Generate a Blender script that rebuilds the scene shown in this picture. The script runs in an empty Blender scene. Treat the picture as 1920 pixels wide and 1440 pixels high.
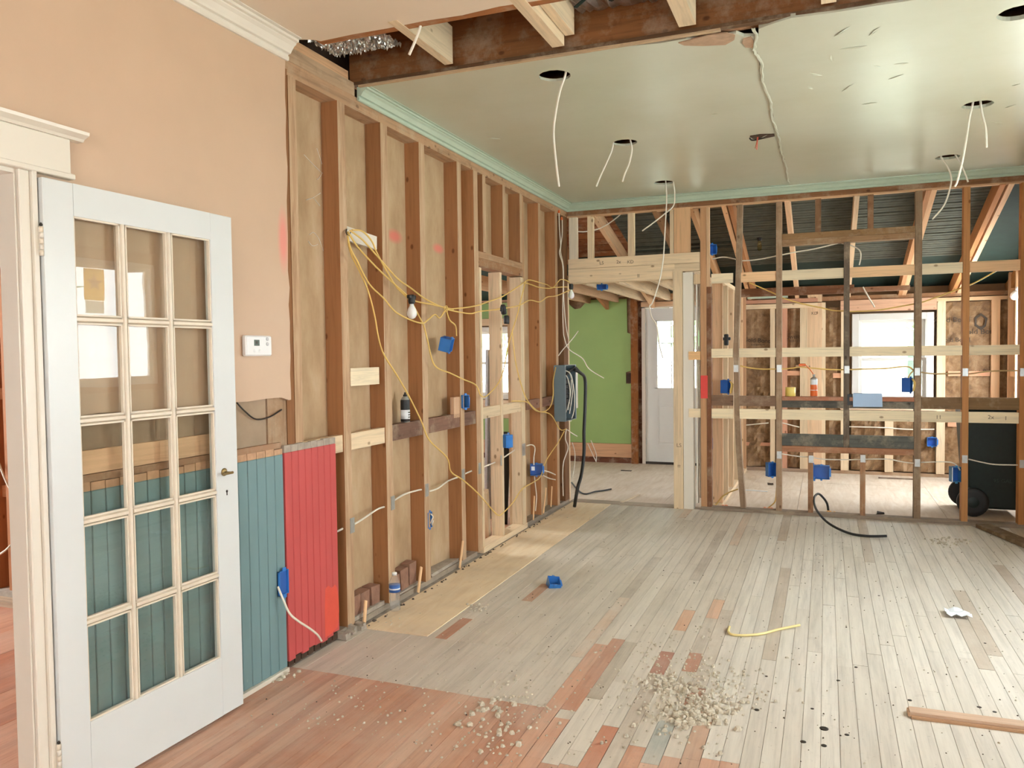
import bpy, bmesh, math, random
from mathutils import Vector, Matrix
from math import sin, cos, radians, pi
random.seed(7)
SC = bpy.context.scene
COLL = SC.collection

# ------------------------------------------------------------------ camera
FPX, YAW, PITCH, ROLL = 1491.36, radians(21.5555), radians(-2.1638), radians(-0.7176)
CAM = Vector((2.3426, 0.0, 1.46))
_fw = Vector((-sin(YAW) * cos(PITCH), cos(YAW) * cos(PITCH), sin(PITCH)))
_r = Vector((cos(YAW), sin(YAW), 0)); _u = _r.cross(_fw)
_r2 = _r * cos(ROLL) + _u * sin(ROLL); _u2 = -_r * sin(ROLL) + _u * cos(ROLL)
cam = bpy.data.cameras.new('camera'); co = bpy.data.objects.new('camera', cam); COLL.objects.link(co)
co.matrix_world = Matrix(((_r2.x, _u2.x, -_fw.x, CAM.x), (_r2.y, _u2.y, -_fw.y, CAM.y), (_r2.z, _u2.z, -_fw.z, CAM.z), (0, 0, 0, 1)))
cam.sensor_width = 36; cam.lens = FPX / 1920 * 36; cam.clip_start = .05; cam.clip_end = 200
SC.camera = co

# ------------------------------------------------------------------ world, daylight, exposure
SC.view_settings.view_transform = 'Standard'; SC.view_settings.look = 'None'
SC.view_settings.gamma = 1; SC.view_settings.use_curve_mapping = False
SC.view_settings.exposure = 0.12
w = bpy.data.worlds.new('sky'); SC.world = w; w.use_nodes = True
bg = w.node_tree.nodes['Background']; bg.inputs[0].default_value = (0.90, 0.96, 1.0, 1); bg.inputs[1].default_value = 9.0
try:
    SC.cycles.use_denoising = True; SC.cycles.max_bounces = 7; SC.cycles.diffuse_bounces = 4; SC.cycles.glossy_bounces = 3
    SC.cycles.use_adaptive_sampling = True; SC.cycles.adaptive_threshold = .2; SC.cycles.adaptive_min_samples = 16
    SC.cycles.transparent_max_bounces = 12; SC.cycles.sample_clamp_indirect = 8
except Exception: pass
def portal(loc, sx, sy, rot):
    l = bpy.data.lights.new('daylight', 'AREA'); l.shape = 'RECTANGLE'; l.size = sx; l.size_y = sy; l.cycles.is_portal = True
    o = bpy.data.objects.new('daylight', l); COLL.objects.link(o); o.location = loc; o.rotation_euler = rot
def daylight(loc, sx, sy, rot, power, col=(.90, .96, 1)):
    l = bpy.data.lights.new('window_daylight', 'AREA'); l.shape = 'RECTANGLE'; l.size = sx; l.size_y = sy; l.energy = power; l.color = col
    o = bpy.data.objects.new('window_daylight', l); COLL.objects.link(o); o.location = loc; o.rotation_euler = rot
RX, LX = (0, radians(90), 0), (0, radians(-90), 0)      # area light facing -X / +X
FY, BY = (radians(-90), 0, 0), (radians(90), 0, 0)      # facing -Y / +Y
portal((4.34, 5.375, 1.80), 1.2, 1.25, RX)               # window in the right wall
daylight((4.34, 4.05, 1.60), 1.6, 1.0, RX, 78)          # unseen window added in the right wall for more light
daylight((4.34, .95, 1.60), 1.6, 1.2, RX, 24)          # unseen nearer right-wall window, put in for extra light
daylight((2.3, -2.72, 1.55), 2.0, 1.7, BY, 70)          # unseen window behind the camera, added as fill light
daylight((4.34, 9.0, 1.45), 1.2, 1.3, RX, 50)           # unseen side window of the far room, put in for its bright floor
daylight((-4.0, 5.9, 1.5), 1.4, 1.6, LX, 70)            # unseen side-room window, added to light that room
daylight((-4.0, 1.9, 1.5), 1.4, 1.6, LX, 60)            # unseen nearer side-room window, added for light
portal((3.05, 10.42, 1.35), .80, 1.0, FY)
portal((.56, 10.42, 1.42), .6, .95, FY)
portal((-1.95, 10.42, 1.33), .9, .95, FY)

# ------------------------------------------------------------------ helpers
def at(px, py, axis, val):
    d = _fw + _r2 * ((px - 960) / FPX) - _u2 * ((py - 720) / FPX)
    return CAM + d * ((val - CAM[axis]) / d[axis])
def PX(px, py, v=0.0): return at(px, py, 0, v)
def PY(px, py, v=7.435): return at(px, py, 1, v)
def PZ(px, py, v=0.0): return at(px, py, 2, v)
def lin(c):
    f = lambda v: (v / 255 / 12.92) if v / 255 <= .04045 else ((v / 255 + .055) / 1.055) ** 2.4
    return (f(c[0]), f(c[1]), f(c[2]), 1)
def link(name, me, parent=None, mat=None, loc=(0, 0, 0), rot=None, smooth=False):
    o = bpy.data.objects.new(name, me); COLL.objects.link(o)
    if mat is not None and not me.materials: me.materials.append(mat)
    if parent is not None: o.parent = parent
    o.location = loc
    if rot: o.rotation_euler = rot
    if smooth:
        for p in me.polygons: p.use_smooth = True
    return o
def empty(name, loc=(0, 0, 0), parent=None, rot=None):
    o = bpy.data.objects.new(name, None); COLL.objects.link(o); o.location = loc
    o.empty_display_size = .05
    if parent: o.parent = parent
    if rot: o.rotation_euler = rot
    return o
def tag(o, label, cat, group=None):
    o['label'] = label; o['category'] = cat
    if group: o['group'] = group
    return o
def thing(name, label, cat, loc=(0, 0, 0), group=None, rot=None):
    return tag(empty(name, loc, None, rot), label, cat, group)
def struct(o): o['kind'] = 'structure'; return o
def mesh(name, verts, faces):
    me = bpy.data.meshes.new(name); me.from_pydata([tuple(v) for v in verts], [], faces); me.update(); return me
BOXF = [(0, 3, 2, 1), (4, 5, 6, 7), (0, 1, 5, 4), (1, 2, 6, 5), (2, 3, 7, 6), (3, 0, 4, 7)]
# faces: -Z, +Z, -Y, +X, +Y, -X
def boxv(lo, hi):
    x0, y0, z0 = lo; x1, y1, z1 = hi
    return [(x0, y0, z0), (x1, y0, z0), (x1, y1, z0), (x0, y1, z0), (x0, y0, z1), (x1, y0, z1), (x1, y1, z1), (x0, y1, z1)]
def bevel_me(me, off, seg=1):
    bm = bmesh.new(); bm.from_mesh(me)
    bmesh.ops.bevel(bm, geom=bm.edges[:], offset=off, segments=seg, affect='EDGES', profile=.5)
    bm.to_mesh(me); bm.free()
WOOD = {}
def box(name, lo, hi, mat, parent=None, color=None, bev=0, rot=None, pivot=None, faces=None, jit=0):
    """one box; origin at its centre. mat 'wood' picks the wood grain along its longest side. faces={index: material}"""
    lo = Vector(lo); hi = Vector(hi); c = (lo + hi) / 2; h = (hi - lo) / 2
    v = boxv(-h, h)
    if jit: v = [(a + random.uniform(-jit, jit), b + random.uniform(-jit, jit), d + random.uniform(-jit, jit)) for a, b, d in v]
    me = mesh(name, v, BOXF)
    if mat in ('wood', 'rough'):
        ax = max(range(3), key=lambda i: h[i]); mat = WOOD[mat, ax]
    me.materials.append(mat)
    if faces:
        for i, m in faces.items():
            if m not in list(me.materials): me.materials.append(m)
            me.polygons[i].material_index = list(me.materials).index(m)
    if bev: bevel_me(me, bev)
    loc = c
    if pivot is not None and rot:
        R = Matrix.Rotation(rot[2], 3, 'Z') @ Matrix.Rotation(rot[1], 3, 'Y') @ Matrix.Rotation(rot[0], 3, 'X')
        loc = Vector(pivot) + R @ (c - Vector(pivot))
    o = link(name, me, parent, None, loc, rot)
    if color is not None: o.color = lin(color) if max(color) > 1.01 else tuple(color)
    return o
def beam(name, a, b, w, h, mat, parent=None, color=None, up=(0, 0, 1)):
    """a straight piece of section w x h from a to b (h along up); local Z runs along it"""
    a = Vector(a); b = Vector(b); d = b - a; L = d.length; z = d.normalized(); up = Vector(up)
    x = up.cross(z); x = x.normalized() if x.length > 1e-6 else Vector((1, 0, 0)); y = z.cross(x)
    me = mesh(name, boxv((-w / 2, -h / 2, -L / 2), (w / 2, h / 2, L / 2)), BOXF)
    if mat in ('wood', 'rough'): mat = WOOD[mat, 2]
    me.materials.append(mat)
    o = bpy.data.objects.new(name, me); COLL.objects.link(o)
    if parent: o.parent = parent
    c = (a + b) / 2
    o.matrix_local = Matrix(((x.x, y.x, z.x, c.x), (x.y, y.y, z.y, c.y), (x.z, y.z, z.z, c.z), (0, 0, 0, 1)))
    if color is not None: o.color = lin(color)
    return o
def prism(name, pts, axis, a, b, mat, parent=None, color=None):
    """polygon pts (in the two other axes, in order) extruded along axis from a to b"""
    o2 = [i for i in range(3) if i != axis]
    def mkv(p, t):
        v = [0, 0, 0]; v[o2[0]] = p[0]; v[o2[1]] = p[1]; v[axis] = t; return v
    n = len(pts); V = [mkv(p, a) for p in pts] + [mkv(p, b) for p in pts]
    c = [sum(v[i] for v in V) / len(V) for i in range(3)]
    V = [[v[i] - c[i] for i in range(3)] for v in V]
    bm = bmesh.new(); bv = [bm.verts.new(v) for v in V]
    bm.faces.new(bv[:n]); bm.faces.new(bv[n:][::-1])
    for i in range(n): bm.faces.new((bv[i], bv[i + n], bv[(i + 1) % n + n], bv[(i + 1) % n]))
    bmesh.ops.recalc_face_normals(bm, faces=bm.faces[:])
    me = bpy.data.meshes.new(name); bm.to_mesh(me); bm.free()
    if mat in ('wood', 'rough'): mat = WOOD[mat, 2]
    o = link(name, me, parent, mat, c)
    if color is not None: o.color = lin(color)
    return o
def lathe(name, prof, mat, parent=None, loc=(0, 0, 0), n=20, rot=None, mats=None, smooth=True):
    """prof = [(r, z)...]; mats = list of material per segment"""
    V, F = [], []
    for r, z in prof:
        for k in range(n): V.append((r * cos(2 * pi * k / n), r * sin(2 * pi * k / n), z))
    for i in range(len(prof) - 1):
        for k in range(n):
            F.append((i * n + k, i * n + (k + 1) % n, (i + 1) * n + (k + 1) % n, (i + 1) * n + k))
    F.append(tuple(range(n))[::-1]); F.append(tuple((len(prof) - 1) * n + k for k in range(n)))
    me = mesh(name, V, F)
    if mats:
        for m in mats:
            if m not in list(me.materials): me.materials.append(m)
        L = list(me.materials)
        for i in range(len(prof) - 1):
            for k in range(n): me.polygons[i * n + k].material_index = L.index(mats[i])
    return link(name, me, parent, mat, loc, rot, smooth)
def smooth_path(P, sub=6):
    P = [Vector(p) for p in P]
    if len(P) < 3: return P
    Q = []
    for i in range(len(P) - 1):
        p0 = P[max(i - 1, 0)]; p1 = P[i]; p2 = P[i + 1]; p3 = P[min(i + 2, len(P) - 1)]
        for k in range(sub):
            t = k / sub
            Q.append(.5 * ((2 * p1) + (p2 - p0) * t + (2 * p0 - 5 * p1 + 4 * p2 - p3) * t * t + (3 * p1 - p0 - 3 * p2 + p3) * t ** 3))
    Q.append(P[-1]); return Q
def tube_data(P, r, n=6):
    V, F = [], []; prev = None
    for i, p in enumerate(P):
        t = (P[min(i + 1, len(P) - 1)] - P[max(i - 1, 0)])
        t = t.normalized() if t.length > 1e-9 else Vector((0, 0, 1))
        if prev is None:
            x = t.cross(Vector((0.13, 0.31, 1))); x = x.normalized() if x.length > 1e-6 else Vector((1, 0, 0))
        else:
            x = prev - t * prev.dot(t); x = x.normalized() if x.length > 1e-6 else t.orthogonal().normalized()
        prev = x; y = t.cross(x)
        for k in range(n):
            a = 2 * pi * k / n; V.append(p + (x * cos(a) + y * sin(a)) * r)
    for i in range(len(P) - 1):
        for k in range(n): F.append((i * n + k, i * n + (k + 1) % n, (i + 1) * n + (k + 1) % n, (i + 1) * n + k))
    F.append(tuple(range(n))[::-1]); F.append(tuple((len(P) - 1) * n + k for k in range(n)))
    return V, F
def tube(name, P, r, mat, parent=None, sub=6, n=6, flat=None):
    Q = smooth_path(P, sub); V, F = tube_data(Q, r, n)
    c = Vector(Q[0]); me = mesh(name, [v - c for v in V], F)
    return link(name, me, parent, mat, c, None, True)
def joined(name, items, mat, parent=None, loc=(0, 0, 0), rot=None, smooth=False):
    """items = list of (verts, faces) joined into one mesh"""
    V, F = [], []
    for v, f in items:
        k = len(V); V += [tuple(p) for p in v]; F += [tuple(i + k for i in q) for q in f]
    return link(name, mesh(name, V, F), parent, mat, loc, rot, smooth)
def holed(name, axis, a, b, rect, holes, mat, parent=None):
    """flat slab from a to b along axis with rectangular holes; rect/holes = (u0,v0,u1,v1) in the other two axes"""
    o2 = [i for i in range(3) if i != axis]
    us = sorted({rect[0], rect[2], *[h[0] for h in holes], *[h[2] for h in holes]})
    vs = sorted({rect[1], rect[3], *[h[1] for h in holes], *[h[3] for h in holes]})
    items = []
    for i in range(len(us) - 1):
        for j in range(len(vs) - 1):
            cu, cv = (us[i] + us[i + 1]) / 2, (vs[j] + vs[j + 1]) / 2
            if any(h[0] < cu < h[2] and h[1] < cv < h[3] for h in holes): continue
            lo = [0] * 3; hi = [0] * 3
            lo[axis], hi[axis] = a, b; lo[o2[0]], hi[o2[0]] = us[i], us[i + 1]; lo[o2[1]], hi[o2[1]] = vs[j], vs[j + 1]
            items.append((boxv(lo, hi), BOXF))
    o = joined(name, items, mat, parent)
    bm = bmesh.new(); bm.from_mesh(o.data); bmesh.ops.remove_doubles(bm, verts=bm.verts[:], dist=1e-5); 
    seen = {}
    for f in bm.faces: seen.setdefault(tuple(sorted(v.index for v in f.verts)), []).append(f)
    bmesh.ops.delete(bm, geom=[f for L in seen.values() if len(L) > 1 for f in L], context='FACES')
    bm.to_mesh(o.data); bm.free(); return o

# ------------------------------------------------------------------ materials
def new_mat(name):
    m = bpy.data.materials.new(name); m.use_nodes = True
    return m, m.node_tree, m.node_tree.nodes['Principled BSDF']
def nd(nt, t, **kw):
    n = nt.nodes.new('ShaderNode' + t)
    for k, v in kw.items(): setattr(n, k, v)
    return n
def ramp(nt, src, stops):
    r = nd(nt, 'ValToRGB'); e = r.color_ramp.elements
    while len(e) < len(stops): e.new(.5)
    for i, (p, c) in enumerate(stops):
        e[i].position = p; e[i].color = c if len(c) == 4 else (*c, 1)
    nt.links.new(src, r.inputs[0]); return r.outputs[0]
def mix(nt, fac, a, b, mode='MIX'):
    m = nd(nt, 'Mix', data_type='RGBA', blend_type=mode)
    for i, v in ((0, fac), (6, a), (7, b)):
        if hasattr(v, 'is_linked') or isinstance(v, bpy.types.NodeSocket): nt.links.new(v, m.inputs[i])
        else: m.inputs[i].default_value = v
    return m.outputs[2]
def coords(nt, scale=(1, 1, 1), rand=True, world=False):
    tc = nd(nt, 'TexCoord'); mp = nd(nt, 'Mapping'); mp.inputs['Scale'].default_value = scale
    if world:
        g = nd(nt, 'NewGeometry'); nt.links.new(g.outputs['Position'], mp.inputs[0]); return mp.outputs[0]
    src = tc.outputs['Object']
    if rand:
        oi = nd(nt, 'ObjectInfo'); ml = nd(nt, 'Math', operation='MULTIPLY'); ml.inputs[1].default_value = 37.0
        nt.links.new(oi.outputs['Random'], ml.inputs[0])
        va = nd(nt, 'VectorMath', operation='ADD'); nt.links.new(src, va.inputs[0]); nt.links.new(ml.outputs[0], va.inputs[1]); src = va.outputs[0]
    nt.links.new(src, mp.inputs[0]); return mp.outputs[0]
def noise(nt, vec, scale, detail=4, rough=.6, dist=0):
    n = nd(nt, 'TexNoise'); n.inputs['Scale'].default_value = scale; n.inputs['Detail'].default_value = detail
    n.inputs['Roughness'].default_value = rough; n.inputs['Distortion'].default_value = dist
    nt.links.new(vec, n.inputs['Vector']); return n.outputs['Fac']
def bump(nt, b, src, strength=.3, dist=.01):
    bp = nd(nt, 'Bump'); bp.inputs['Strength'].default_value = strength; bp.inputs['Distance'].default_value = dist
    nt.links.new(src, bp.inputs['Height']); nt.links.new(bp.outputs[0], b.inputs['Normal'])
def g(v): return (v, v, v, 1)
def plain(name, c, rough=.5, metal=0, spec=.5, vary=.06, scale=14, bmp=0, world=False, coat=0):
    m, nt, b = new_mat(name)
    f = noise(nt, coords(nt, world=world), scale, 5)
    col = mix(nt, 1, lin(c), ramp(nt, f, [(.3, g(1 - vary)), (.7, g(1 + vary * .6))]), 'MULTIPLY')
    nt.links.new(col, b.inputs['Base Color']); b.inputs['Roughness'].default_value = rough; b.inputs['Metallic'].default_value = metal
    b.inputs['Specular IOR Level'].default_value = spec; b.inputs['Coat Weight'].default_value = coat
    if bmp: bump(nt, b, f, bmp, .004)
    return m
def wood_mat(axis, rough_kind):
    m, nt, b = new_mat(('rough_wood_' if rough_kind else 'wood_') + 'xyz'[axis])
    sc = [22, 22, 22]; sc[axis] = 1.1
    v = coords(nt, sc)
    f = noise(nt, v, 1.6, 6, .65, 1.2)
    oi = nd(nt, 'ObjectInfo')
    lo = .66 if rough_kind else .76
    col = mix(nt, 1, oi.outputs['Color'], ramp(nt, f, [(.28, g(lo)), (.5, g(1.0)), (.72, g(1.1))]), 'MULTIPLY')
    # per-piece tone
    rr = nd(nt, 'MapRange'); rr.inputs['To Min'].default_value = .90 if not rough_kind else .82; rr.inputs['To Max'].default_value = 1.10 if not rough_kind else 1.15
    nt.links.new(oi.outputs['Random'], rr.inputs['Value']); 
    cb = nd(nt, 'CombineColor'); [nt.links.new(rr.outputs[0], cb.inputs[i]) for i in range(3)]
    col = mix(nt, 1, col, cb.outputs[0], 'MULTIPLY')
    # knots
    sk = [9, 9, 9]; sk[axis] = 5.5
    vo = nd(nt, 'TexVoronoi'); vo.inputs['Scale'].default_value = 1; nt.links.new(coords(nt, sk), vo.inputs['Vector'])
    kf = ramp(nt, vo.outputs['Distance'], [(.06, g(.75)), (.115, g(0))])
    col = mix(nt, kf, col, mix(nt, 1, col, (.30, .2, .13, 1), 'MULTIPLY'))
    if rough_kind:   # plaster dust and stains
        f2 = noise(nt, coords(nt, (3, 3, 3)), 2.2, 6, .7)
        col = mix(nt, ramp(nt, f2, [(.5, g(0)), (.72, g(.45))]), col, lin((196, 178, 152)))
        f3 = noise(nt, coords(nt, (5, 5, 5)), 2.0, 6, .7)
        col = mix(nt, ramp(nt, f3, [(.56, g(0)), (.75, g(.55))]), col, mix(nt, 1, col, (.42, .34, .28, 1), 'MULTIPLY'))
    nt.links.new(col, b.inputs['Base Color']); b.inputs['Roughness'].default_value = .75; b.inputs['Specular IOR Level'].default_value = .25
    bump(nt, b, f, .25 if rough_kind else .12, .003)
    return m
for i in range(3):
    WOOD['wood', i] = wood_mat(i, False); WOOD['rough', i] = wood_mat(i, True)
def spots(nt, col, lst, coat=None):
    """sprayed marks: lst of (centre, radius vector, colour)"""
    for c, r, sc in lst:
        gm = nd(nt, 'NewGeometry'); s = nd(nt, 'VectorMath', operation='SUBTRACT'); nt.links.new(gm.outputs['Position'], s.inputs[0]); s.inputs[1].default_value = c
        dv = nd(nt, 'VectorMath', operation='DIVIDE'); nt.links.new(s.outputs[0], dv.inputs[0]); dv.inputs[1].default_value = r
        ln = nd(nt, 'VectorMath', operation='LENGTH'); nt.links.new(dv.outputs[0], ln.inputs[0])
        col = mix(nt, ramp(nt, ln.outputs['Value'], [(.35, g(.8)), (1.0, g(0))]), col, lin(sc))
    return col
NEW, OLD, GREY, PINK, DARK, BEAMC = (224, 200, 166), (166, 116, 76), (152, 124, 98), (205, 152, 124), (98, 92, 84), (150, 98, 58)
M = {}
M['pale_front'] = None
def pale_wood():
    m, nt, b = new_mat('plaster_stained_stud_face')
    f = noise(nt, coords(nt, (20, 20, 1.5)), 1.5, 6, .7, .6)
    col = ramp(nt, f, [(.25, lin((150, 112, 80))), (.5, lin((188, 154, 120))), (.75, lin((206, 180, 150)))])
    nt.links.new(col, b.inputs['Base Color']); b.inputs['Roughness'].default_value = .8; bump(nt, b, f, .2, .003); return m
M['pale_front'] = pale_wood()
def backing():
    m, nt, b = new_mat('back_of_plasterboard')
    f = noise(nt, coords(nt, (3, 3, 1.2), world=True), 2.0, 6, .65)
    col = ramp(nt, f, [(.28, lin((172, 142, 108))), (.55, lin((192, 164, 130))), (.8, lin((206, 182, 152)))])
    col = spots(nt, col, [(PX(700 + 40, 443, -.1), (.05, .11, .05), (222, 120, 108)), (PX(822, 466, -.1), (.05, .10, .04), (226, 128, 116))])
    nt.links.new(col, b.inputs['Base Color']); b.inputs['Roughness'].default_value = .85; b.inputs['Specular IOR Level'].default_value = .2; return m
M['backing'] = backing()
def painted(name, c, marks=(), rough=.45, scale=3, vary=.035):
    m, nt, b = new_mat(name)
    f = noise(nt, coords(nt, (1, 1, 1), world=True), scale, 5, .6)
    col = mix(nt, 1, lin(c), ramp(nt, f, [(.3, g(1 - vary)), (.7, g(1 + vary * .7))]), 'MULTIPLY')
    col = spots(nt, col, marks)
    nt.links.new(col, b.inputs['Base Color']); b.inputs['Roughness'].default_value = rough; bump(nt, b, noise(nt, coords(nt, world=True), 60, 3), .04, .002); return m
M['peach'] = painted('peach_wall_paint', (205, 175, 148), [(tuple(PX(531, 450, .02)), (.05, .045, .17), (232, 140, 128))], .4)
M['cream'] = painted('cream_trim_paint', (226, 218, 204), rough=.35)
M['white'] = painted('white_door_paint', (217, 220, 219), rough=.28, vary=.02)
M['muntin'] = painted('cream_putty_paint', (226, 213, 193), rough=.4, scale=18, vary=.05)
M['beige_ceiling'] = painted('beige_ceiling_paint', (226, 208, 186), rough=.5)
def green_ceiling():
    m, nt, b = new_mat('glossy_green_ceiling_paint')
    f = noise(nt, coords(nt, world=True), 1.4, 5, .6)
    col = ramp(nt, f, [(.3, lin((192, 192, 170))), (.7, lin((203, 204, 186)))])
    nt.links.new(col, b.inputs['Base Color']); b.inputs['Roughness'].default_value = .3; b.inputs['Specular IOR Level'].default_value = 1.0
    f2 = noise(nt, coords(nt, (1, 4, 1), world=True), 2.2, 4, .55)
    bump(nt, b, f2, .10, .012); return m
M['green_ceiling'] = green_ceiling()
M['green_crown'] = painted('green_trim_paint', (184, 200, 180), rough=.35, vary=.05, scale=9)
def chipped(name, c, chip, thr=.66):
    m, nt, b = new_mat(name)
    f = noise(nt, coords(nt, (2, 2, 1), world=True), 2.5, 4)
    col = mix(nt, 1, lin(c), ramp(nt, f, [(.3, g(.93)), (.7, g(1.05))]), 'MULTIPLY')
    f2 = noise(nt, coords(nt, (26, 26, 5), world=True), 2.0, 5, .7)
    col = mix(nt, ramp(nt, f2, [(thr, g(0)), (thr + .03, g(.8))]), col, lin(chip))
    nt.links.new(col, b.inputs['Base Color']); b.inputs['Roughness'].default_value = .5; return m
M['blue'] = chipped('blue_green_beadboard_paint', (116, 146, 149), (205, 212, 205), .73)
M['red'] = chipped('red_beadboard_paint', (198, 82, 80), (232, 190, 180), .70)
M['redorange'] = plain('orange_red_spray', (222, 84, 66), .5)
M['bare'] = plain('bare_wood_edge', (196, 156, 122), .8, vary=.2, scale=30)
M['greyboard'] = plain('old_grey_board', (168, 146, 122), .85, vary=.2, scale=5)
M['dust'] = plain('dusty_mortar', (172, 160, 146), .95, vary=.25, scale=20, bmp=.5)
M['oldbrick'] = plain('old_brick', (150, 112, 92), .95, vary=.22, scale=22, bmp=.4)
M['greenwall'] = painted('lime_green_wall_paint', (148, 176, 102), rough=.5, vary=.05)
M['steel'] = plain('galvanised_steel', (190, 192, 190), .38, .75, vary=.12, scale=40)
M['brass'] = plain('aged_brass', (150, 128, 86), .4, .8)
M['iron'] = plain('dark_iron', (60, 54, 48), .5, .5)
M['bluebox'] = plain('blue_plastic', (56, 124, 200), .35, vary=.05)
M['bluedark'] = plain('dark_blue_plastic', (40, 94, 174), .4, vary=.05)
M['yellow'] = plain('yellow_cable_jacket', (226, 190, 108), .5, vary=.05)
M['whitewire'] = plain('white_cable_jacket', (232, 224, 208), .5, vary=.04)
M['copper'] = plain('copper_wire', (188, 110, 72), .35, .7)
M['black'] = plain('black_rubber', (30, 30, 30), .5, vary=.1)
M['panelgrey'] = plain('grey_panel_enamel', (112, 128, 136), .4, vary=.04)
M['orange'] = plain('orange_plastic', (232, 112, 52), .4)
M['yellowplastic'] = plain('yellow_plastic', (232, 208, 110), .4)
M['whiteplastic'] = plain('white_plastic', (236, 236, 236), .35, vary=.02)
M['lcd'] = plain('lcd_screen', (92, 104, 96), .25)
def lucent(name, c):
    m, nt, b = new_mat(name); out = nt.nodes['Material Output']; tl = nd(nt, 'BsdfTranslucent'); tl.inputs[0].default_value = lin(c); ms = nd(nt, 'MixShader'); ms.inputs[0].default_value = .85
    b.inputs['Base Color'].default_value = lin(c); b.inputs['Roughness'].default_value = .8; nt.links.new(b.outputs[0], ms.inputs[1]); nt.links.new(tl.outputs[0], ms.inputs[2]); nt.links.new(ms.outputs[0], out.inputs[0]); return m
M['lucent_yellow'] = lucent('translucent_yellow_paper', (236, 204, 120)); M['lucent_white'] = lucent('translucent_white_paper', (220, 218, 210))
M['paper'] = plain('white_paper', (226, 230, 234), .7, vary=.03)
M['bluepaper'] = plain('pale_blue_sheet', (172, 196, 226), .6, vary=.02)
M['ink'] = plain('printed_ink', (62, 48, 34), .7)
M['stampink'] = plain('lumber_stamp_ink', (120, 100, 80), .8)
M['attic'] = plain('dark_boards_and_hole_shade', (74, 54, 40), .9, vary=.3, scale=6)  # also colours the painted shade of holes and gaps
M['sheath'] = plain('wall_sheathing', (176, 140, 106), .9, vary=.15, scale=4)
M['plaster_edge'] = plain('broken_plaster', (178, 146, 118), .95, vary=.2, scale=25, bmp=.5)
M['green_roof'] = plain('dark_green_roof_underlay', (24, 48, 42), .8, vary=.25, scale=12)
M['slat'] = plain('weathered_roof_slat', (84, 86, 76), .85, vary=.25, scale=10)
M['bin'] = plain('dark_green_bin_plastic', (22, 38, 34), .45, vary=.2, scale=30)
M['foil'] = plain('foil_insulation', (190, 186, 180), .3, .8, vary=.3, scale=25, bmp=.6)
M['fluff'] = plain('insulation_crumbs', (200, 190, 170), .95, vary=.2, scale=30)
M['grass'] = plain('lawn', (214, 220, 200), .95, vary=.2, scale=3)
M['leaf'] = plain('tree_leaves', (176, 206, 160), .9, vary=.25, scale=4)
M['bark'] = plain('tree_bark', (110, 90, 72), .95, vary=.2)
M['siding'] = plain('neighbour_siding', (236, 216, 206), .8)
M['shingle'] = plain('neighbour_roof', (214, 206, 202), .9)
M['redpaint'] = plain('red_marking_paint', (226, 74, 66), .6)
def glass_mat(name, tint=(1, 1, 1, 1), wavy=0.0, base=.03):
    m, nt, b = new_mat(name); out = nt.nodes['Material Output']
    tr = nd(nt, 'BsdfTransparent'); tr.inputs[0].default_value = tint; gl = nd(nt, 'BsdfGlossy'); gl.inputs['Roughness'].default_value = .01
    fr = nd(nt, 'Fresnel'); fr.inputs['IOR'].default_value = 1.5; ms = nd(nt, 'MixShader')
    ge = nd(nt, 'NewGeometry'); iv = nd(nt, 'Math', operation='SUBTRACT'); iv.inputs[0].default_value = 1.0; nt.links.new(ge.outputs['Backfacing'], iv.inputs[1])
    a0 = nd(nt, 'Math', operation='ADD'); a0.inputs[1].default_value = base; nt.links.new(fr.outputs[0], a0.inputs[0])
    ad = nd(nt, 'Math', operation='MULTIPLY'); nt.links.new(a0.outputs[0], ad.inputs[0]); nt.links.new(iv.outputs[0], ad.inputs[1])
    if wavy:
        bp = nd(nt, 'Bump'); bp.inputs['Strength'].default_value = wavy; bp.inputs['Distance'].default_value = .01
        nt.links.new(noise(nt, coords(nt, (1, 6, 3), rand=True), 1.6, 2), bp.inputs['Height']); nt.links.new(bp.outputs[0], gl.inputs['Normal'])
    nt.links.new(ad.outputs[0], ms.inputs[0]); nt.links.new(tr.outputs[0], ms.inputs[1]); nt.links.new(gl.outputs[0], ms.inputs[2]); nt.links.new(ms.outputs[0], out.inputs[0])
    return m
M['pane'] = glass_mat('old_window_glass', (.94, .95, .93, 1), .05, .06)
M['winglass'] = glass_mat('window_glass', (.97, .98, .97, 1))
def plastic_clear():
    m, nt, b = new_mat('clear_bottle_plastic'); b.inputs['Base Color'].default_value = (.93, .95, .96, 1); b.inputs['Roughness'].default_value = .06
    b.inputs['Transmission Weight'].default_value = .85; b.inputs['IOR'].default_value = 1.12; b.inputs['Alpha'].default_value = .55; return m
M['bottle'] = plastic_clear()
def bulb_mat():
    m, nt, b = new_mat('frosted_bulb'); b.inputs['Base Color'].default_value = (.86, .84, .83, 1); b.inputs['Roughness'].default_value = .25
    b.inputs['Subsurface Weight'].default_value = .2; return m
M['bulb'] = bulb_mat()
def kraft():
    m, nt, b = new_mat('kraft_insulation_paper')
    f = noise(nt, coords(nt, (1, 1, 1), world=True), 7, 6, .7, .4)
    col = ramp(nt, f, [(.28, lin((88, 62, 38))), (.5, lin((136, 104, 70))), (.75, lin((172, 142, 108)))])
    nt.links.new(col, b.inputs['Base Color']); b.inputs['Roughness'].default_value = .7; bump(nt, b, f, .5, .03); return m
M['kraft'] = kraft()
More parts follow.
